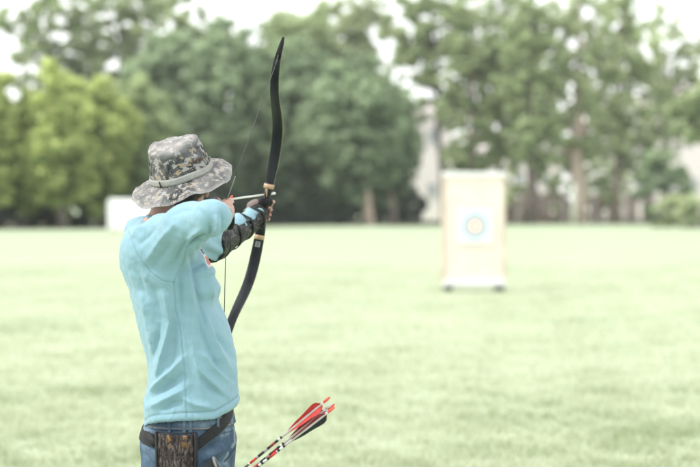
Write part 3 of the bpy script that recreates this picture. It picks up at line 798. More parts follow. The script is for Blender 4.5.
# riser / grip
q = MB(); tp = [bowpt(h, 1) for h in (22, 16, 9, 3)] + [bowpt(h, -1) for h in (3, 10, 17, 24, 31)]
q.tube(tp, [(.0175, .010), (.014, .013), (.0115, .016), (.0115, .017), (.0115, .017), (.012, .017), (.0135, .016), (.0165, .0125), (.018, .011)], 16, True, flat=tuple(adir)); q.build('grip', m_limb, bow)
tv = bowpt(18, 1) - bowpt(9, 1); tv /= np.linalg.norm(tv); wv_ = np.cross(tv, adir); 
q = MB(); c_ = bowpt(11.5, 1) - adir * .0165
q.add([c_ + tv * .016 + wv_ * .001, c_ + tv * .016 + wv_ * .010, c_ - tv * .012 + wv_ * .0005, c_ - tv * .012 - wv_ * .0015 ,
       c_ + tv * .016 + wv_ * .001 + adir * .004, c_ + tv * .016 + wv_ * .010 + adir * .004, c_ - tv * .012 + wv_ * .0005 + adir * .004, c_ - tv * .012 - wv_ * .0015 + adir * .004],
      [(0, 1, 2, 3), (7, 6, 5, 4), (0, 4, 5, 1), (1, 5, 6, 2), (2, 6, 7, 3), (3, 7, 4, 0)]); q.build('inlay', m_tan, bow, False)
# small pale sticker with grey print on the lower limb
c_ = bowpt(39, -1); tv = bowpt(33, -1) - bowpt(45, -1); tv /= np.linalg.norm(tv); wv_ = np.cross(tv, adir); wv_ /= np.linalg.norm(wv_)
q = MB(); q.box(c_ - adir * .0052, (.017, .020, .0006), np.stack([wv_, tv, adir], 1)); stk = q.build('sticker', simple('pale_grey_print', (.24, .26, .27), .5, .4, .1, 300), bow, False)
for i in range(4):
    q = MB(); q.box(c_ - adir * .0057 + tv * (.006 - .004 * i), (.012 if i % 2 else .009, .0016, .0005), np.stack([wv_, tv, adir], 1)); q.build('print_line', m_limb, stk, False)
# string
tu, tl = bowpt(143, 1) - adir * .006, bowpt(143, -1) - adir * .006
q = MB(); q.tube([tu, NOCK], .0017, 6); q.tube([NOCK, tl], .0013, 6)
q.tube([bowpt(150, 1) - adir * .004, tu, tu + (NOCK - tu) * .04], [.0024, .0026, .0018], 6); q.tube([bowpt(150, -1) - adir * .004, tl, tl + (NOCK - tl) * .04], [.0024, .0026, .0018], 6)
st = q.build('string', m_string, bow)
q = MB(); q.tube([NOCK + (tu - NOCK) * .16, NOCK], .0020, 6); q.tube([NOCK, NOCK + (tl - NOCK) * .2], .0020, 6); q.build('serving', m_string2, st)

# ================================================================== ARROWS
m_white = simple('white_shaft', (.52, .52, .51), .4, .4, .05, 50); m_red = simple('red_feather', (.42, .035, .03), .6, .3, .25, 90, .3)
m_dred = simple('dark_red_feather', (.19, .02, .03), .6, .3, .25, 90, .3); m_blk = simple('black_feather', (.015, .016, .018), .6, .3, .3, 90, .3)
m_nock = simple('red_orange_nock', (.62, .08, .05), .35, .5, .05, 60); m_shaft = simple('carbon_shaft', (.03, .03, .033), .35, .5, .2, 80)
m_steel = simple('steel', (.6, .6, .6), .3, .6, .1, 80, 0, .8); m_clear = simple('clear_white_nock', (.5, .49, .48), .3, .5, .05, 60)
m_strip = simple('pale_feather', (.46, .44, .43), .6, .3, .1, 90)
def vane(name, p0, d, up, L, h, mat, parent, style=0):
    n = 14; V = []; side_ = np.cross(d, up); th = .0005
    for i in range(n + 1):
        t = i / n; hgt = h * (math.sin(min(1, t * 1.25) * math.pi / 2) ** 1.1) * (1 if t < .88 else 1 - ((t - .88) / .12) ** 2 * .9)
        if style: hgt *= .9 + .1 * math.sin(t * 9)
        for a, o_ in ((0, -1), (0, 1), (1, 1), (1, -1)):
            V.append(p0 + d * L * t + up * (.002 + hgt * a) + side_ * (th * o_ + .004 * a * math.sin(t * 2)))
    Fc = [(i * 4 + k, i * 4 + (k + 1) % 4, (i + 1) * 4 + (k + 1) % 4, (i + 1) * 4 + k) for i in range(n) for k in range(4)]
    Fc += [(3, 2, 1, 0), tuple(n * 4 + k for k in range(4))]
    return mk(name, V, Fc, mat, parent, False)
# the arrow on the string
arr = thing('arrow', 'pale shafted arrow with red nock, drawn on the bowstring beside the gloved hand', 'arrow', NOCK)
side_ = np.cross(adir, (0, 0, 1)); side_ /= np.linalg.norm(side_); upa = np.cross(side_, adir)
q = MB(); q.tube([NOCK + adir * .02, NOCK + adir * .93], .0035, 10); q.build('shaft', m_white, arr)
q = MB(); q.tube([NOCK + adir * .93, NOCK + adir * .955, NOCK + adir * .985], [.0045, .0045, .001], 10); q.build('point', simple('pale_steel', (.7, .7, .68), .4, .5, .1), arr)
q = MB(); q.tube([NOCK - adir * .004, NOCK + adir * .012, NOCK + adir * .022], [.0032, .0042, .0038], 10); q.build('nock', m_nock, arr)
for a in (90, 210, 330):
    u = upa * math.sin(R(a)) + side_ * math.cos(R(a)); vane('vane', NOCK + adir * .026, adir, u, .06, .011, m_nock if a == 90 else m_white, arr)

# --- hip quiver with arrows
QY = 4.80
qd = P(325, 402, QY) - P(245, 467, QY); qd[1] = 0.0; qd /= np.linalg.norm(qd)       # pointing up along the arrows
qn = np.cross(qd, (0, 1, 0)); qn = qn if qn[2] > 0 else -qn                                # across, up-left
quiv = thing('hip_quiver', 'black and tree-bark camouflage hip quiver hanging from the black belt', 'quiver', P(186, 450, 4.83))
mb_ = Mat('bark_camouflage', (.1, .08, .07), .8, .15)
tex = mb_.noise(1, 6, mb_.mapped((110, 60, 28)), .65, 1.5)
cb = mb_.ramp(tex, [(.34, (.009, .008, .008)), (.46, (.028, .023, .023)), (.56, (.08, .066, .063)), (.66, (.19, .165, .16)), (.75, (.06, .05, .05))])
vr = mb_.n('ShaderNodeTexVoronoi'); vr.inputs['Scale'].default_value = 42; vm = mb_.n('ShaderNodeVectorMath', operation='MULTIPLY_ADD'); vm.inputs[1].default_value = (.02, .02, .02)
vnz = mb_.n('ShaderNodeTexNoise'); vnz.inputs['Scale'].default_value = 70; mb_.l(mb_.coord(), vnz.inputs['Vector']); mb_.l(vnz.outputs['Color'], vm.inputs[0]); mb_.l(mb_.coord(), vm.inputs[2]); mb_.l(vm.outputs[0], vr.inputs['Vector'])
lf = mb_.ramp(vr.outputs['Distance'], [(.34, (1, 1, 1)), (.46, (0, 0, 0))]); lm = mb_.n('ShaderNodeMath', operation='MULTIPLY'); mb_.l(lf, lm.inputs[0]); mb_.l(mb_.attr('leafy', 'Fac'), lm.inputs[1])
cb = mb_.mix(lm.outputs[0], cb, mb_.mix(mb_.noise(60, 3), (.36, .20, .07), (.20, .09, .035))); mb_.color(cb); mb_.bump(tex, .5, .002)
nx, nz = 16, 26; V = []; leafy = []
pk = [P(158, 432.5, 4.835), P(193.5, 434.5, 4.835), P(194, 505, 4.83), P(160, 505, 4.83)]
for i in range(nx + 1):
    for j in range(nz + 1):
        u, v = i / nx, j / nz; p_ = (pk[0] * (1 - u) + pk[1] * u) * (1 - v) + (pk[3] * (1 - u) + pk[2] * u) * v
        bulge = (math.sin(u * math.pi) ** .5) * .014 + .002 * math.sin(9 * u + 6 * v); dz = .004 * math.sin(u * math.pi) * (1 - v)
        V.append(p_ + [0, -bulge, -dz]); leafy.append(max(0, 1 - v / .20) * (1 if u > .28 and not (.55 < u < .62) else 0))
Fc = [(i * (nz + 1) + j, (i + 1) * (nz + 1) + j, (i + 1) * (nz + 1) + j + 1, i * (nz + 1) + j + 1) for i in range(nx) for j in range(nz)]
pkt = mk('pocket', V, Fc, mb_.m, quiv); fattr(pkt, 'leafy', leafy)
sm = pkt.modifiers.new('s', 'SOLIDIFY'); sm.thickness = .012; sm.offset = 0
q = MB(); q.tube([pk[0] + [-.005, 0, .002], pk[3] + [-.005, 0, 0]], [(.005, .012)] * 2, 8, True, flat=(0, 1, 0)); q.build('binding', m_web, quiv, True)
q = MB(); q.tube([pk[1] + [.006, 0, .006], pk[2] + [.006, 0, 0]], [(.0065, .013)] * 2, 8, True, flat=(0, 1, 0)); q.build('binding', m_web, quiv, True)
q = MB(); q.tube([pk[0] + [-.004, -.004, .004], (pk[0] + pk[1]) / 2 + [0, -.014, .001], pk[1] + [.004, -.004, .006]], [(.0018, .004)] * 3, 8, True, flat=(0, 1, 0)); q.build('rim', m_web, pkt)
q = MB(); q.tube([P(156, 446, 4.842), P(152, 440, 4.85), P(147.5, 433.5, 4.88)], [(.009, .002)] * 3, 8, True, flat=(0, 1, 0)); q.build('hanger', m_web, quiv)
# tube: an open oval sleeve below, its mouth cut back
MO = P(223, 479, QY); n = 26; V = []; Fc = []
for s_, sc in ((0, 1.0), (0, .90), (-.40, .62), (-.42, .5)):
    pass
def oval(c, a, b, lift=0): return [c + qn * a * math.cos(t) + np.array([0, 1, 0]) * b * math.sin(t) + qd * lift * math.cos(t) for t in np.linspace(0, 2 * math.pi, n, endpoint=False)]
outer = [oval(MO, .066, .030, .018), oval(MO - qd * .12, .062, .030), oval(MO - qd * .40, .042, .026), oval(MO - qd * .43, .020, .012)]
inner = [oval(MO - qd * .40, .036, .021), oval(MO - qd * .0, .062, .026, .018)]
for rg_ in outer + inner: V += rg_
m = len(outer + inner)
order = [5, 0, 1, 2, 3]
for a, b in ((4, 5), (5, 0), (0, 1), (1, 2), (2, 3)):
    Fc += [(a * n + k, a * n + (k + 1) % n, b * n + (k + 1) % n, b * n + k) for k in range(n)]
Fc += [tuple(3 * n + k for k in range(n)), tuple(4 * n + k for k in range(n))[::-1]]
mk('tube', V, Fc, m_web, quiv)
q = MB(); q.tube(oval(MO, .066, .031, .018) + [oval(MO, .066, .031, .018)[0]], .004, 8, False); q.build('tube_rim', simple('grey_binding', (.16, .165, .17), .6, .3, .2, 100), quiv)

def cresting(name, nock_px, foot_px, Y, dY, label, cols, vcol, bands, vane_off, nockmat):
    tip = P(*nock_px, Y); foot = P(*foot_px, Y + dY); d = foot - tip; d /= np.linalg.norm(d)
    t = thing('arrow', label, 'arrow', tip, 'arrows standing in the hip quiver')
    sd_ = np.cross(d, (0, 1, 0)); sd_ /= np.linalg.norm(sd_)
    q = MB(); q.tube([tip + d * .018, tip + d * .60], .0033, 10); q.build('shaft', m_shaft, t)
    q = MB(); q.tube([tip + d * .60, tip + d * .63, tip + d * .66], [.0038, .0038, .0008], 10); q.build('point', m_steel, t)
    q = MB(); q.tube([tip - d * .002, tip + d * .010, tip + d * .022], [.0030, .0042, .0040], 10); nk = q.build('nock', nockmat, t)
    q = MB(); q.tube([tip + d * .020, tip + d * .180], .0036, 10); q.build('wrap', m_strip, t)
    pos = .180
    for ln, mt in bands:
        q = MB(); q.tube([tip + d * pos, tip + d * (pos + ln - .0006)], .00385 if mt is not m_blk else .0041, 10); q.build('cresting_band', mt, t); pos += ln
    for a, mt in zip(vane_off, vcol):
        u = -sd_ * math.cos(R(a)) + np.array([0, -1, 0]) * math.sin(R(a)); u -= d * (u @ d); u /= np.linalg.norm(u)
        vane('feather', tip + d * .030 + d * .135, -d, u, .135, .0165, mt, t, 1)
    return t
m_gr = simple('grey_cresting', (.22, .22, .23), .5, .3, .3, 400)
BA = [(.006, m_blk), (.009, m_white), (.010, m_blk), (.020, m_dred), (.010, m_blk), (.014, m_gr), (.020, m_blk), (.008, m_gr), (.024, m_red), (.005, m_white)]
BB = [(.007, m_blk), (.013, m_white), (.007, m_blk), (.004, m_white), (.028, m_red), (.007, m_blk), (.014, m_white), (.007, m_blk), (.010, m_white), (.006, m_blk), (.030, m_red), (.006, m_blk), (.012, m_white), (.03, m_red)]
cresting('a', (329.5, 397.5), (245.5, 467), 4.80, .0, 'uppermost arrow in the hip quiver, with a bright red feather on its upper edge', 0, (m_red, m_red, m_dred), BA, (10, 130, 250), m_nock)
cresting('b', (334, 407.5), (257, 467), 4.785, .0, 'lowest arrow in the hip quiver, with a black feather on its underside', 0, (m_dred, m_blk, m_red), BB, (35, 172, 275), m_nock)
cresting('c', (331.5, 404), (253.5, 468), 4.83, -.01, 'arrow with pale nock, between uppermost and lowest quiver arrows', 0, (m_dred, m_dred, m_strip), BA, (20, 150, 262), m_clear)
cresting('d', (334, 404.5), (255.5, 469), 4.855, -.02, 'rearmost quiver arrow, only its orange nock showing between the others', 0, (m_dred, m_red, m_dred), BA, (60, 180, 300), m_nock)
#@@ENDBODY

# ================================================================== GROUND
mgnd = Mat('lawn_ground', (.3, .35, .2), .9, .1)
a = mgnd.noise(.22, 4, mgnd.mapped((1, .35, 1))); b = mgnd.noise(2.2, 4, mgnd.mapped((1, .4, 1)))
c1 = mgnd.ramp(a, [(.32, (.37, .44, .30)), (.5, (.40, .46, .33)), (.68, (.425, .48, .36))])
c2 = mgnd.ramp(b, [(.3, (.37, .44, .30)), (.7, (.425, .48, .36))])
c3 = mgnd.ramp(mgnd.noise(22, 4), [(.35, (.24, .33, .16)), (.65, (.40, .46, .31))])
mgnd.color(mgnd.mix(.35, mgnd.mix(.4, c1, c2), c3)); mgnd.bump(mgnd.noise(30, 4), .6, .05)
ys = np.concatenate([np.linspace(-30, 60, 140), np.linspace(62, 300, 60), np.linspace(330, 2400, 12)])
xs = np.concatenate([np.linspace(-1500, -90, 8), np.linspace(-80, 80, 160), np.linspace(90, 1500, 8)])
G = np.stack(np.meshgrid(xs, ys, indexing='ij'), -1).reshape(-1, 2)
gz = .018 * vnoise(np.c_[G, np.zeros(len(G))], .9, 21) * np.clip((G[:, 1] - 6.5) / 3, 0, 1)
ix = np.arange(len(xs) * len(ys)).reshape(len(xs), len(ys))
gf = np.stack([ix[:-1, :-1], ix[1:, :-1], ix[1:, 1:], ix[:-1, 1:]], -1).reshape(-1, 4)
lawn = mk('lawn', np.c_[G, gz], gf, mgnd.m); lawn['kind'] = 'structure'
# leaf litter under the trees, its colour darkened to stand for their shade
m_shade_litter = simple('shade_dark_litter', (.085, .09, .06), .95, .1, .4, .8, .4)
fx = np.linspace(-70, 70, 60); fe = np.interp(fx, [-70, -22, -10, 2, 14, 70], [98, 98.5, 108, 117, 128, 131])
FV = np.concatenate([np.c_[fx, fe + .6 * np.sin(fx * 1.3), np.full(60, .035)], np.c_[fx, np.full(60, 152.), np.full(60, .035)]])
ff = mk('woodland_floor', FV, np.array([(k, k + 1, 61 + k, 60 + k) for k in range(59)]), m_shade_litter); ff['kind'] = 'structure'
# blades of grass
mgr = leaf_mat('grass_blades', (.215, .285, .14), (.73, .745, .62), .45)
nb_ = 320000; u = rng.random(nb_); Yg = 7.5 + 34 * u ** 1.9; Xg = (rng.random(nb_) - .5) * 2 * (.28 * Yg + 1.8)
pn = vnoise(np.c_[Xg, Yg * .6, np.zeros(nb_)], 2.3, 31); pn2 = vnoise(np.c_[Xg, Yg, np.zeros(nb_)], 9, 33)
pn3 = vnoise(np.c_[Xg, Yg, np.zeros(nb_)], 26, 37)
hgt = (.028 + .022 * rng.random(nb_)) * (1 + .08 * pn + .2 * pn2 + .35 * pn3) * np.clip(1.25 - Yg / 60, .6, 1.2)
hgt = np.maximum(hgt, .01); th = rng.random(nb_) * 6.283; w = .0028 + .0022 * rng.random(nb_) + .00035 * np.maximum(0, Yg - 9)
gz = .018 * vnoise(np.c_[Xg, Yg, np.zeros(nb_)], .9, 21) * np.clip((Yg - 6.5) / 3, 0, 1) - .004
dx, dy = np.cos(th) * w, np.sin(th) * w; ln = rng.normal(0, .6, (nb_, 2)) * hgt[:, None]
B0 = np.c_[Xg - dx, Yg - dy, gz]; B1 = np.c_[Xg + dx, Yg + dy, gz]
M0 = np.c_[Xg - dx * .8 + ln[:, 0] * .4, Yg - dy * .8 + ln[:, 1] * .4, gz + hgt * .6]; M1 = np.c_[Xg + dx * .8 + ln[:, 0] * .4, Yg + dy * .8 + ln[:, 1] * .4, gz + hgt * .6]
Tp = np.c_[Xg + ln[:, 0], Yg + ln[:, 1], gz + hgt]
GV = np.stack([B0, B1, M1, M0, Tp], 1).reshape(-1, 3); k = np.arange(nb_) * 5
GF = np.concatenate([np.stack([k, k + 1, k + 2], 1), np.stack([k, k + 2, k + 3], 1), np.stack([k + 3, k + 2, k + 4], 1)])
gr = mk('grass', GV, GF, mgr, smooth=False); gr['kind'] = 'stuff'; gr['label'] = 'short mown pale green grass covering the field'; gr['category'] = 'grass'
tint = np.clip(.62 + .16 * rng.normal(size=nb_) - .04 * pn - .12 * pn2 - .11 * pn3 * np.clip(1.7 - Yg / 14, 0, 1) - .10 * vnoise(np.c_[Xg, Yg * .5, np.zeros(nb_)], 4.5, 35) + .03 * np.minimum(Yg - 13, 6), 0, 1)
fattr(gr, 'tint', np.repeat(tint, 5))

# humid haze lying over the far half of the field and the trees
hz_m = bpy.data.materials.new('haze'); hz_m.use_nodes = True; ht = hz_m.node_tree; ht.nodes.remove(ht.nodes['Principled BSDF'])
vs = ht.nodes.new('ShaderNodeVolumeScatter'); vs.inputs['Color'].default_value = (.95, .98, 1, 1); vs.inputs['Density'].default_value = .0006
ht.links.new(vs.outputs[0], ht.nodes['Material Output'].inputs['Volume'])
q = MB(); q.box((0, 125, 24), (400, 150, 60)); hz = q.build('haze', hz_m, None, False); hz['kind'] = 'structure'
# ================================================================== TARGETS
m_board = Mat('straw_board', (.74, .64, .52), .9, .1)
m_board.color(m_board.ramp(m_board.noise(3.5, 5), [(.35, (.74, .66, .59)), (.6, (.78, .72, .66)), (.75, (.67, .57, .48))])); m_board.bump(m_board.noise(60, 4), .5, .01); m_board = m_board.m
m_wtarp = simple('white_tarpaulin', (.80, .81, .82), .6, .3, .06, 3)
m_wood = simple('weathered_timber', (.42, .33, .24), .8, .2, .3, 5, .3); m_black = simple('black_rubber', (.03, .03, .03), .7, .3, .2)
m_paper = simple('target_paper', (.84, .84, .84), .8, .2, .03)
TY = 29.0; tl_, tr_ = P(443, 286, TY), P(506, 286, TY); top = P(474, 173, TY)[2]; zb = P(474, 288, TY)[2]
tx = (tl_[0] + tr_[0]) / 2; tw_ = tr_[0] - tl_[0]; ta = R(3.5); RT = np.array([[math.cos(ta), -math.sin(ta), 0], [math.sin(ta), math.cos(ta), 0], [0, 0, 1]])
tgt = thing('archery_target', 'nearer upright straw archery target board with a paper ring face, on small feet', 'target', (tx, TY, 0))
def tp_(x, y, z): return np.array([tx, TY, 0]) + RT @ np.array([x, y, z])
z0 = zb + .10
q = MB(); q.box(tp_(0, .11, (z0 + top) / 2), (tw_ - .06, .20, top - z0 - .04), RT); q.build('straw_board', m_board, tgt, False, .015)
for s in (-1, 1):
    q = MB(); q.box(tp_(s * (tw_ / 2 - .018), .11, (z0 + top) / 2), (.035, .23, top - z0), RT); q.build('side_frame', simple('pale_pine', (.56, .46, .38), .8, .2, .15, 4), tgt, False, .006)
q = MB(); q.box(tp_(0, .11, top - .005), (tw_ + .01, .25, .05), RT); q.box(tp_(.0, -.008, top - .035), (tw_ + .0, .012, .06), RT); q.build('top_cover', m_wtarp, tgt, False, .006)
q = MB(); q.box(tp_(0, .10, z0 - .03), (tw_ - .02, .26, .10), RT); q.box(tp_(0, -.04, z0 + .0), (tw_ - .04, .014, .10), RT); q.build('base_rail', m_wtarp, tgt, False, .006)
for s in (-1, 1):
    q = MB(); q.box(tp_(s * (tw_ / 2 - .10), .14, .045), (.10, .55, .09), RT); q.build('foot', m_black, tgt, False, .01)
    q = MB(); q.tube([tp_(s * (tw_ / 2 - .06), .22, top - .5), tp_(s * (tw_ / 2 - .10), .9, .03)], .03, 8); q.build('rear_strut', m_wood, tgt)
pc = P(475, 226, TY); q = MB(); q.box(np.array([pc[0], TY - .016 + (pc[0] - tx) * math.tan(ta), pc[2]]), (.60, .006, .59), RT); pf = q.build('paper_face', m_paper, tgt, False)
def annulus(r0, r1, off, name, mat):
    c = np.array([pc[0], TY - .016 + (pc[0] - tx) * math.tan(ta), pc[2]]); n = 48; V = []
    for rr in (r0, r1):
        for k in range(n): V.append(c + RT @ np.array([rr * math.cos(2 * math.pi * k / n), -.0032 - off, rr * math.sin(2 * math.pi * k / n)]))
    if r0 <= 0:
        mk(name, V[n:], [tuple(range(n))], mat, pf, False)
    else: mk(name, V, [(k, (k + 1) % n, n + (k + 1) % n, n + k) for k in range(n)], mat, pf, False)
annulus(.175, .225, .001, 'ring', simple('blue_ink', (.14, .38, .52), .8, .2, .03)); annulus(.075, .13, .001, 'ring', simple('red_ink', (.66, .40, .36), .8, .2, .03)); annulus(0, .06, .001, 'ring', simple('yellow_ink', (.78, .74, .66), .8, .2, .03))
# farther target, behind the archer's shoulder
FY = 88.0; fx0, fx1 = P(108, 220, FY)[0], P(158, 220, FY)[0]; ft = P(120, 199, FY)[2]
far = thing('archery_target', 'farther white archery target board standing low at the tree edge, left of the archer', 'target', ((fx0 + fx1) / 2, FY, 0))
q = MB(); q.box(((fx0 + fx1) / 2, FY, (ft + .06) / 2), (fx1 - fx0, .25, ft - .06), None); q.build('board', m_wtarp, far, False, .12)
for s in (-1, 1):
    q = MB(); q.box(((fx0 + fx1) / 2 + s * 1.1, FY, .12), (.14, .5, .24)); q.build('foot', m_wood, far, False)
q = MB(); q.box(((fx0 + fx1) / 2, FY - .14, ft * .55), (1.2, .02, 1.1)); q.build('paper_face', m_paper, far, False)

# ================================================================== TREES
m_bark = simple('grey_brown_bark', (.26, .215, .18), .95, .1, .35, 3, .5); m_bark_pale = simple('pale_bark', (.46, .37, .32), .9, .1, .25, 2, .4); m_bark_dark = simple('dark_bark', (.13, .11, .10), .95, .1, .35, 3, .4)
LM = {'deep': leaf_mat('deep_green_leaves', (.055, .10, .06), (.47, .59, .38)),
      'yellow': leaf_mat('yellow_green_leaves', (.12, .19, .06), (.74, .82, .34), .4),
      'mid': leaf_mat('mid_green_leaves', (.12, .175, .08), (.58, .68, .40), .4),
      'pale': leaf_mat('pale_green_leaves', (.17, .23, .12), (.70, .78, .50), .45),
      'dark': leaf_mat('shade_darkened_leaves', (.022, .036, .028), (.09, .14, .095), .25)}  # leaf colour lowered to paint the deep shade beneath the trees
def leaves(name, cl, per, size, mat, parent, seed, tintmin=0.0, flat=.25, z0=None, z1=None):
    """cl: clusters (x,y,z,r,tint) -> one mesh of leaf-sized quads"""
    r = np.random.default_rng(seed); cl = np.array(cl); vol = cl[:, 3] ** 2; cnt = np.maximum(6, (per * vol / vol.mean())).astype(int)
    ci = np.repeat(np.arange(len(cl)), cnt); n = len(ci)
    d = r.normal(size=(n, 3)); d /= np.linalg.norm(d, axis=1)[:, None]; rad = r.random(n) ** .45
    c = cl[ci, :3] + d * (rad * cl[ci, 3])[:, None] * np.array([1, 1, .72])
    nd = d * .8 + r.normal(size=(n, 3)) * .7 + np.array([0, 0, .45]); nd /= np.linalg.norm(nd, axis=1)[:, None]
    a = np.cross(nd, r.normal(size=(n, 3))); a /= np.linalg.norm(a, axis=1)[:, None]; b = np.cross(nd, a)
    s = size * r.uniform(.55, 1.25, n)[:, None]
    V = np.stack([c - a * s, c - b * s * .55, c + a * s, c + b * s * .55], 1).reshape(-1, 3)
    Fq = np.arange(4 * n).reshape(-1, 4)
    o = mk(name, V, Fq, mat, parent, False)
    t = cl[ci, 4] + .34 * (d[:, 2] * rad) + r.normal(size=n) * .16  # upper leaves of each clump coloured lighter, painting sunlit tops
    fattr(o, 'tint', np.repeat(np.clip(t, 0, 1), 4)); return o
def tree(px_, Y, crown, style, mat, bark, label, seed, r0=.28, base_r=None, size=.26, per=150, ncl=60, limbs=7, group='trees along the far edge of the field'):
    """crown: (centre px, centre py, half-width px, half-height px) in the photo, stands at depth Y"""
    r = random.Random(seed); b = P(px_, 204, Y); base = np.array([b[0], Y, 0])
    t = thing('tree', label, 'tree', base, group)
    cc = P(crown[0], crown[1], Y); rx = crown[2] / F * Y; rz = crown[3] / F * Y; ry = rx * (.8 if style == 'round' else .45)
    cl = []
    while len(cl) < ncl:
        v = [r.uniform(-1, 1) for _ in range(3)]; l = math.sqrt(sum(x * x for x in v))
        if style == 'round':
            # uneven outline: the limit radius wanders; leafy shelves with hollows between
            lim = .86 + .34 * noise.noise(Vector((v[0] * 2.2 + seed, v[1] * 2.2, v[2] * 2.6)))
            if l > lim or l < .45 * lim or noise.noise(Vector((v[0] * 5 + seed * 3, v[1] * 5, v[2] * 8))) < -.22: continue
            rr = r.uniform(.30, .72) * (Y / 115)
        else:
            lim = .80 + .60 * noise.noise(Vector((v[0] * 2.4 + seed, v[1] * 2, v[2] * 3.0)))
            if l > lim or noise.noise(Vector((v[0] * 4.6 + seed * 7, v[1] * 1.0, v[2] * 8.5))) < (-.06 if seed < 4 else -.03): continue
            rr = r.uniform(.22, .52) * (Y / 125)
        p_ = cc + np.array([v[0] * rx, v[1] * ry, v[2] * rz])
        if p_[2] < rr * .5 + .2: p_[2] = rr * .5 + .2
        cl.append((*p_, rr, (.36 if style == 'round' else .50) + .24 * v[2] - .12 * v[0] + r.uniform(-.34, .34)))  # crown top and left side tinted lighter, sunlight put into the colour
    topz = cc[2] + rz * .75
    q = MB(); path = [base + [0, 0, -.1]]
    for k in range(1, 9): f_ = k / 8; path.append(np.array([base[0] + (cc[0] - base[0]) * f_ + r.uniform(-.15, .15), Y + r.uniform(-.15, .15), topz * f_]))
    q.tube(path, [r0 * (1.25 if k == 0 else 1) * (1 - .85 * k / 8) for k in range(9)], 10)
    order_ = sorted(cl, key=lambda c: r.random())[:limbs]
    for c in order_:
        f_ = max(.2, min(.85, (c[2] / topz) * .75)); i = f_ * 8; s_ = path[int(i)] * (1 - i % 1) + path[min(8, int(i) + 1)] * (i % 1); e_ = np.array(c[:3]); m_ = (s_ + e_) / 2 + [0, 0, .12 * np.linalg.norm(e_ - s_)]
        rr = r0 * (1 - .85 * f_) * .55
        q.tube([s_, (s_ + m_) / 2 + [0, 0, .1], m_, e_], [rr, rr * .8, rr * .55, rr * .2], 6)
    q.build('trunk', bark, t)
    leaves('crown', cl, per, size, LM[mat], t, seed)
    return t
B_, BP, BD = m_bark, m_bark_pale, m_bark_dark
TREES = [
 # tall open trees at the upper left, behind
 (40, 138, (52, 42, 62, 92), 'tall', 'mid', BD, 'tall open tree behind the yellow-green trees at the far left, with sky gaps', 1, .35, 330, 40, 8),
 (112, 140, (122, 42, 66, 90), 'tall', 'mid', BD, 'tall dark-limbed tree rising behind the second yellow-green tree from the left', 2, .35, 380, 42, 12),
 (185, 138, (186, 64, 60, 74), 'tall', 'mid', B_, 'tall tree rising behind the archer, left of the bow tip', 3, .3, 380, 42, 6),
 # yellow-green front row left
 (-16, 101, (-12, 145, 36, 76), 'round', 'yellow', BD, 'yellow-green tree cut off by the left edge of the view', 4, .25, 330, 42, 5),
 (26, 103, (24, 160, 36, 62), 'round', 'yellow', BD, 'full yellow-green tree, leftmost one wholly in view', 5, .25, 300, 42, 5),
 (62, 101, (60, 140, 38, 78), 'round', 'yellow', BD, 'tallest yellow-green tree, second from the left wholly in view', 6, .25, 380, 42, 5),
 (100, 104, (100, 144, 40, 72), 'round', 'yellow', BD, 'yellow-green tree just left of the archer, above the white target', 26, .25, 360, 42, 5),
 (140, 106, (140, 144, 36, 74), 'round', 'mid', BD, 'mid green tree directly behind the back of the archer', 7, .25, 340, 42, 5),
 # big deep green masses
 (175, 122, (172, 112, 56, 94), 'round', 'deep', BD, 'large deep green tree behind the camouflage hat', 8, .4, 560, 44, 6),
 (236, 120, (232, 116, 60, 98), 'round', 'deep', BD, 'large deep green tree behind the bow and string', 9, .4, 600, 44, 6),
 (300, 120, (296, 124, 58, 94), 'round', 'deep', BD, 'large deep green tree just right of the bow', 10, .4, 580, 44, 6),
 (370, 117, (352, 126, 56, 76), 'round', 'deep', BP, 'deep green tree with a bare pale trunk between bow and target', 11, .36, 500, 42, 7),
 (393, 122, (390, 140, 32, 66), 'round', 'deep', B_, 'deep green tree with a brown trunk, right of the bare pale trunk', 12, .3, 300, 42, 5),
 (290, 134, (300, 64, 52, 62), 'round', 'mid', BD, 'tree top rising behind the upper tip of the bow', 13, .35, 330, 42, 5),
 (352, 142, (352, 30, 54, 50), 'tall', 'pale', BD, 'pale open tree top left of the tallest trees, sky showing through', 14, .3, 230, 38, 8),
 # airy tall trees right
 (446, 128, (428, 34, 48, 88), 'tall', 'mid', BD, 'slender mid green tree above the gap left of the target', 15, .3, 340, 40, 8),
 (468, 126, (476, 84, 42, 124), 'tall', 'mid', B_, 'tall pale green tree directly behind the target board', 16, .3, 420, 40, 8),
 (500, 134, (502, 84, 42, 130), 'tall', 'pale', B_, 'tall loose tree just right of the target board', 17, .3, 420, 40, 8),
 (531, 122, (533, 80, 40, 130), 'tall', 'mid', BD, 'tall tree with a straight dark trunk, right of the target', 18, .42, 370, 40, 8),
 (577, 124, (580, 80, 50, 126), 'tall', 'pale', BP, 'tall tree with the thickest pale trunk, in front of the fence', 19, .62, 430, 40, 10),
 (618, 128, (622, 84, 46, 122), 'tall', 'mid', B_, 'tall loose tree with slim trunk between pale trunk and dark bush', 20, .30, 360, 40, 10),
 (668, 140, (668, 88, 46, 86), 'tall', 'pale', B_, 'open thin crowned tree at the right with much sky showing', 21, .28, 260, 36, 12),
 (712, 118, (704, 112, 34, 34), 'round', 'mid', BD, 'green tree cut off by the right edge of the view', 22, .25, 150, 40, 6)]
for a in TREES:
    tree(a[0], a[1], a[2], a[3], a[4], a[5], a[6], a[7], a[8], ncl=int(a[9] * (1.35 if a[3] == 'tall' else 1.25)), per=int(a[10] * (.62 if a[3] == 'tall' else .8)), limbs=a[11], size=.26 if a[3] == 'round' else .23)
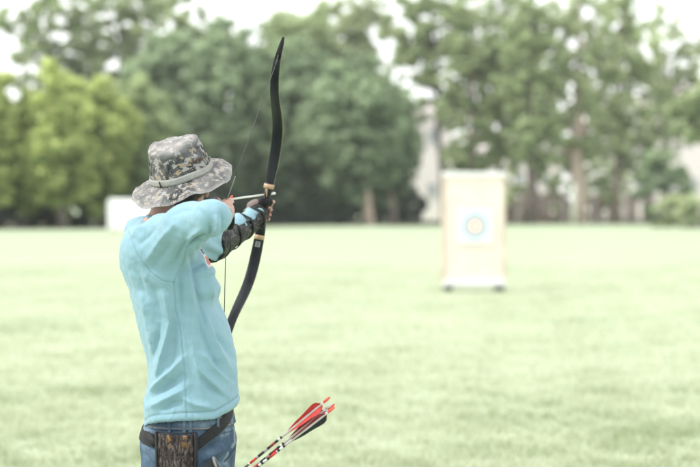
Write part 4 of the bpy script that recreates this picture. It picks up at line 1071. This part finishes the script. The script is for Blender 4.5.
def bush(px_, Y, hw, top_py, mat, label, seed, ncl=30, per=110, group=None, name='bush', cat='bush'):
    r = random.Random(seed); b = P(px_, 204, Y); base = np.array([b[0], Y, 0]); zt = P(px_, top_py, Y)[2]; w = hw / F * Y
    t = thing(name, label, cat, base, group); cl = []
    for _ in range(ncl):
        v = [r.uniform(-1, 1) for _ in range(3)]; h_ = r.random() ** .8; wd = w * (1 - .45 * h_ ** 2); rr = r.uniform(.16, .26) * min(w, zt)
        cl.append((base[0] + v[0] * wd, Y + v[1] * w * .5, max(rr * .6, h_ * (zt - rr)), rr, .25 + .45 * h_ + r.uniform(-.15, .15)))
    q = MB()
    for k in range(5):
        c = cl[k * 3]; q.tube([base + [r.uniform(-.1, .1), 0, -.05], (base + np.array(c[:3])) / 2, np.array(c[:3])], [.05, .035, .01], 6)
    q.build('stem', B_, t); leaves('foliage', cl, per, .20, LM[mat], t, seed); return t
U = 'undergrowth bushes beneath the trees'  # rows placed as the dark shadow mass at the foot of the trees
for i, (x, Y, hw, tp, w_) in enumerate([(-14, 106, 26, 172, 'at the left edge of the view'), (22, 107, 26, 176, 'beneath the leftmost full yellow-green tree'), (62, 108, 26, 174, 'between the two yellow-green trees'), (100, 109, 26, 176, 'right behind the white target board'),
        (215, 128, 30, 168, 'low behind the bow string'), (262, 130, 28, 168, 'low behind the bow grip'), (306, 131, 28, 172, 'low down just right of the bow'), (346, 133, 26, 176, 'left of the bare pale trunk'), (384, 134, 20, 186, 'behind the two bare trunks'), (412, 133, 17, 190, 'right of the brown trunk, left of the target')]):
    bush(x, Y, hw, tp, 'dark', 'shade-dark undergrowth bush ' + w_, 40 + i, 34, 130, U)
for i, (x, Y, hw, tp, w_) in enumerate([(2, 104, 24, 190, 'in front, at the foot of the leftmost yellow-green trees'), (44, 105, 24, 192, 'in front, between the first two full yellow-green trees'), (84, 105, 24, 190, 'in front, left of the white target board'), (128, 108, 26, 180, 'behind the right end of the white target board')]):
    bush(x, Y, hw, tp, 'dark', 'low shade-dark undergrowth bush ' + w_, 80 + i, 30, 130, U)
for i, (x, hw, tp, w_) in enumerate([(168, 24, 186, 'in front of the big trees, hidden mostly by the hat'), (206, 24, 184, 'in front of the big trees, left of the draw hand'), (244, 24, 188, 'in front of the big trees, between draw hand and bow hand'), (284, 24, 190, 'in front of the big trees, just right of the bow hand'), (322, 24, 194, 'in front of the big trees, halfway from bow to pale trunk')]):
    bush(x, 119 + i % 2, hw, tp, 'dark', 'shade-dark bush ' + w_, 120 + i, 40, 110, U)
bush(456, 125, 17, 152, 'mid', 'leafy bush rising behind the top left corner of the target board', 69, 40, 90)
bush(664, 121, 29, 146, 'deep', 'dark green dense bush standing above the pale shrubs at right', 60, 60, 170)
bush(668, 108, 20, 194, 'pale', 'low pale green shrub below the dark bush, left one of two', 61, 26, 110, 'pale shrubs at the right edge')
bush(696, 106, 24, 192, 'pale', 'low pale green shrub at the right edge, right one of two', 62, 30, 110, 'pale shrubs at the right edge')
bush(466, 140, 22, 128, 'pale', 'tall pale green bush behind the top of the target board', 65, 60, 60)
bush(577, 142, 26, 132, 'pale', 'tall pale green bush behind the thickest pale trunk', 66, 60, 60)
bush(548, 140, 22, 150, 'mid', 'green bush behind the fence, left of the thickest pale trunk', 67, 40, 60)
bush(610, 142, 22, 158, 'pale', 'pale green bush behind the fence, right of the thickest pale trunk', 68, 40, 60)
bush(484, 132, 20, 176, 'mid', 'green bush behind the upper part of the target board', 63, 26, 110)
bush(518, 137, 16, 182, 'mid', 'low green bush by the fence, just right of the target', 64, 20, 100)

for i, (x, hw, tp) in enumerate([(160, 34, 150), (205, 34, 148), (250, 34, 150), (296, 34, 150), (340, 32, 155), (376, 22, 172), (405, 18, 184)]):
    bush(x, 144, hw, tp, 'dark', 'tall dark thicket closing the view far behind the deep green trees', 100 + i, 46, 120, 'thickets closing the view behind the trees')
# ================================================================== FENCE, POST, HOUSES
fy = 133.0; m_fence = simple('weathered_fence_boards', (.30, .225, .20), .9, .1, .35, 1.2, .3); m_fp = simple('pale_fence_post', (.60, .55, .52), .9, .1, .1, 2)
x0, x1 = P(503, 204, fy)[0], P(655, 204, fy)[0]; zt = P(560, 194, fy)[2]
fence = thing('fence', 'brown board fence with pale posts behind the tall trees at right', 'fence', ((x0 + x1) / 2, fy, 0))
q = MB(); x = x0; k = 0
while x < x1:
    hgt_ = zt - .1 + .12 * math.sin(k * .9) + .05 * math.sin(k * 2.3)
    if k % 9 not in (7, 8): q.box((x + .07, fy, hgt_ / 2 + .05), (.13, .03, hgt_))
    x += .155; k += 1
q.build('boards', m_fence, fence, False)
q = MB()
for z in (.5, 1.7): q.box(((x0 + x1) / 2, fy + .05, z), (x1 - x0, .05, .10))
q.build('rail', m_fence, fence, False)
for i in range(6):
    q = MB(); q.box((x0 + (x1 - x0) * i / 5, fy - .02, zt / 2), (.22, .16, zt + .1)); q.build('post', m_fp, fence, False)
pp = P(573.5, 204, 120); q = MB(); q.tube([(pp[0], 120, -.05), (pp[0], 120, P(574, 184, 120)[2])], .14, 12); q.ball((pp[0], 120, P(574, 184, 120)[2]), (.14, .14, .06))
po = q.build('post', simple('pale_green_post', (.62, .66, .58), .7, .2, .05), None, True, origin=(pp[0], 120, 0)); tag(po, 'slim pale post standing in front of the thick pale trunk', 'post')
m_wallp = simple('pale_render', (.86, .80, .79), .9, .1, .06, .4); m_wallw = simple('white_render', (.82, .80, .79), .9, .1, .05, .4); m_roof = simple('grey_roof', (.60, .54, .54), .9, .1, .15, 1)
m_glass = simple('window_glass', (.42, .45, .46), .15, .6, .2, 2); m_frame = simple('window_frame', (.7, .7, .7), .5, .3, .05)
def house(xa, xb, Y, top_py, label, wallm, cols, rows, roofh=1.2):
    X0, X1 = P(xa, 204, Y)[0], P(xb, 204, Y)[0]; H = P(xa, top_py, Y)[2]; t = thing('house', label, 'house', ((X0 + X1) / 2, Y, 0)); D_ = 8
    q = MB(); q.box(((X0 + X1) / 2, Y + D_ / 2, H / 2), (X1 - X0, D_, H)); q.build('wall', wallm, t, False)
    o_ = .4; a = [(X0 - o_, Y - o_, H), (X1 + o_, Y - o_, H), (X1 + o_, Y + D_ + o_, H), (X0 - o_, Y + D_ + o_, H), ((X0 + X1) / 2 - (X1 - X0) * .3, Y + D_ / 2, H + roofh), ((X0 + X1) / 2 + (X1 - X0) * .3, Y + D_ / 2, H + roofh)]
    q = MB(); q.add(a, [(0, 1, 5, 4), (1, 2, 5), (2, 3, 4, 5), (3, 0, 4), (3, 2, 1, 0)]); q.build('roof', m_roof, t, False)
    for i in range(cols):
        for j in range(rows):
            cx = X0 + (X1 - X0) * (i + .5) / cols; cz = H * (j + .55) / rows
            q = MB()
            for sx, sz, w_, h_ in ((-.5, 0, .08, 1.3), (.5, 0, .08, 1.3), (0, .65, 1.08, .08), (0, -.65, 1.2, .1)): q.box((cx + sx, Y - .03, cz + sz), (w_, .10, h_))
            wd = q.build('window', m_frame, t, False); q = MB(); q.box((cx, Y - .01, cz), (.92, .04, 1.22)); q.build('pane', m_glass, wd, False)
    return t
house(412, 452, 158, 112, 'pale pinkish house glimpsed through the gap left of the target', m_wallp, 1, 2)
house(590, 650, 160, 104, 'white house behind the tall trees and fence at right', m_wallw, 3, 2)
house(656, 730, 156, 92, 'pale pinkish house at the right edge behind the dark bush', m_wallp, 3, 2)
house(478, 560, 166, 150, 'low pale house behind the trees just right of the target', m_wallp, 3, 1)
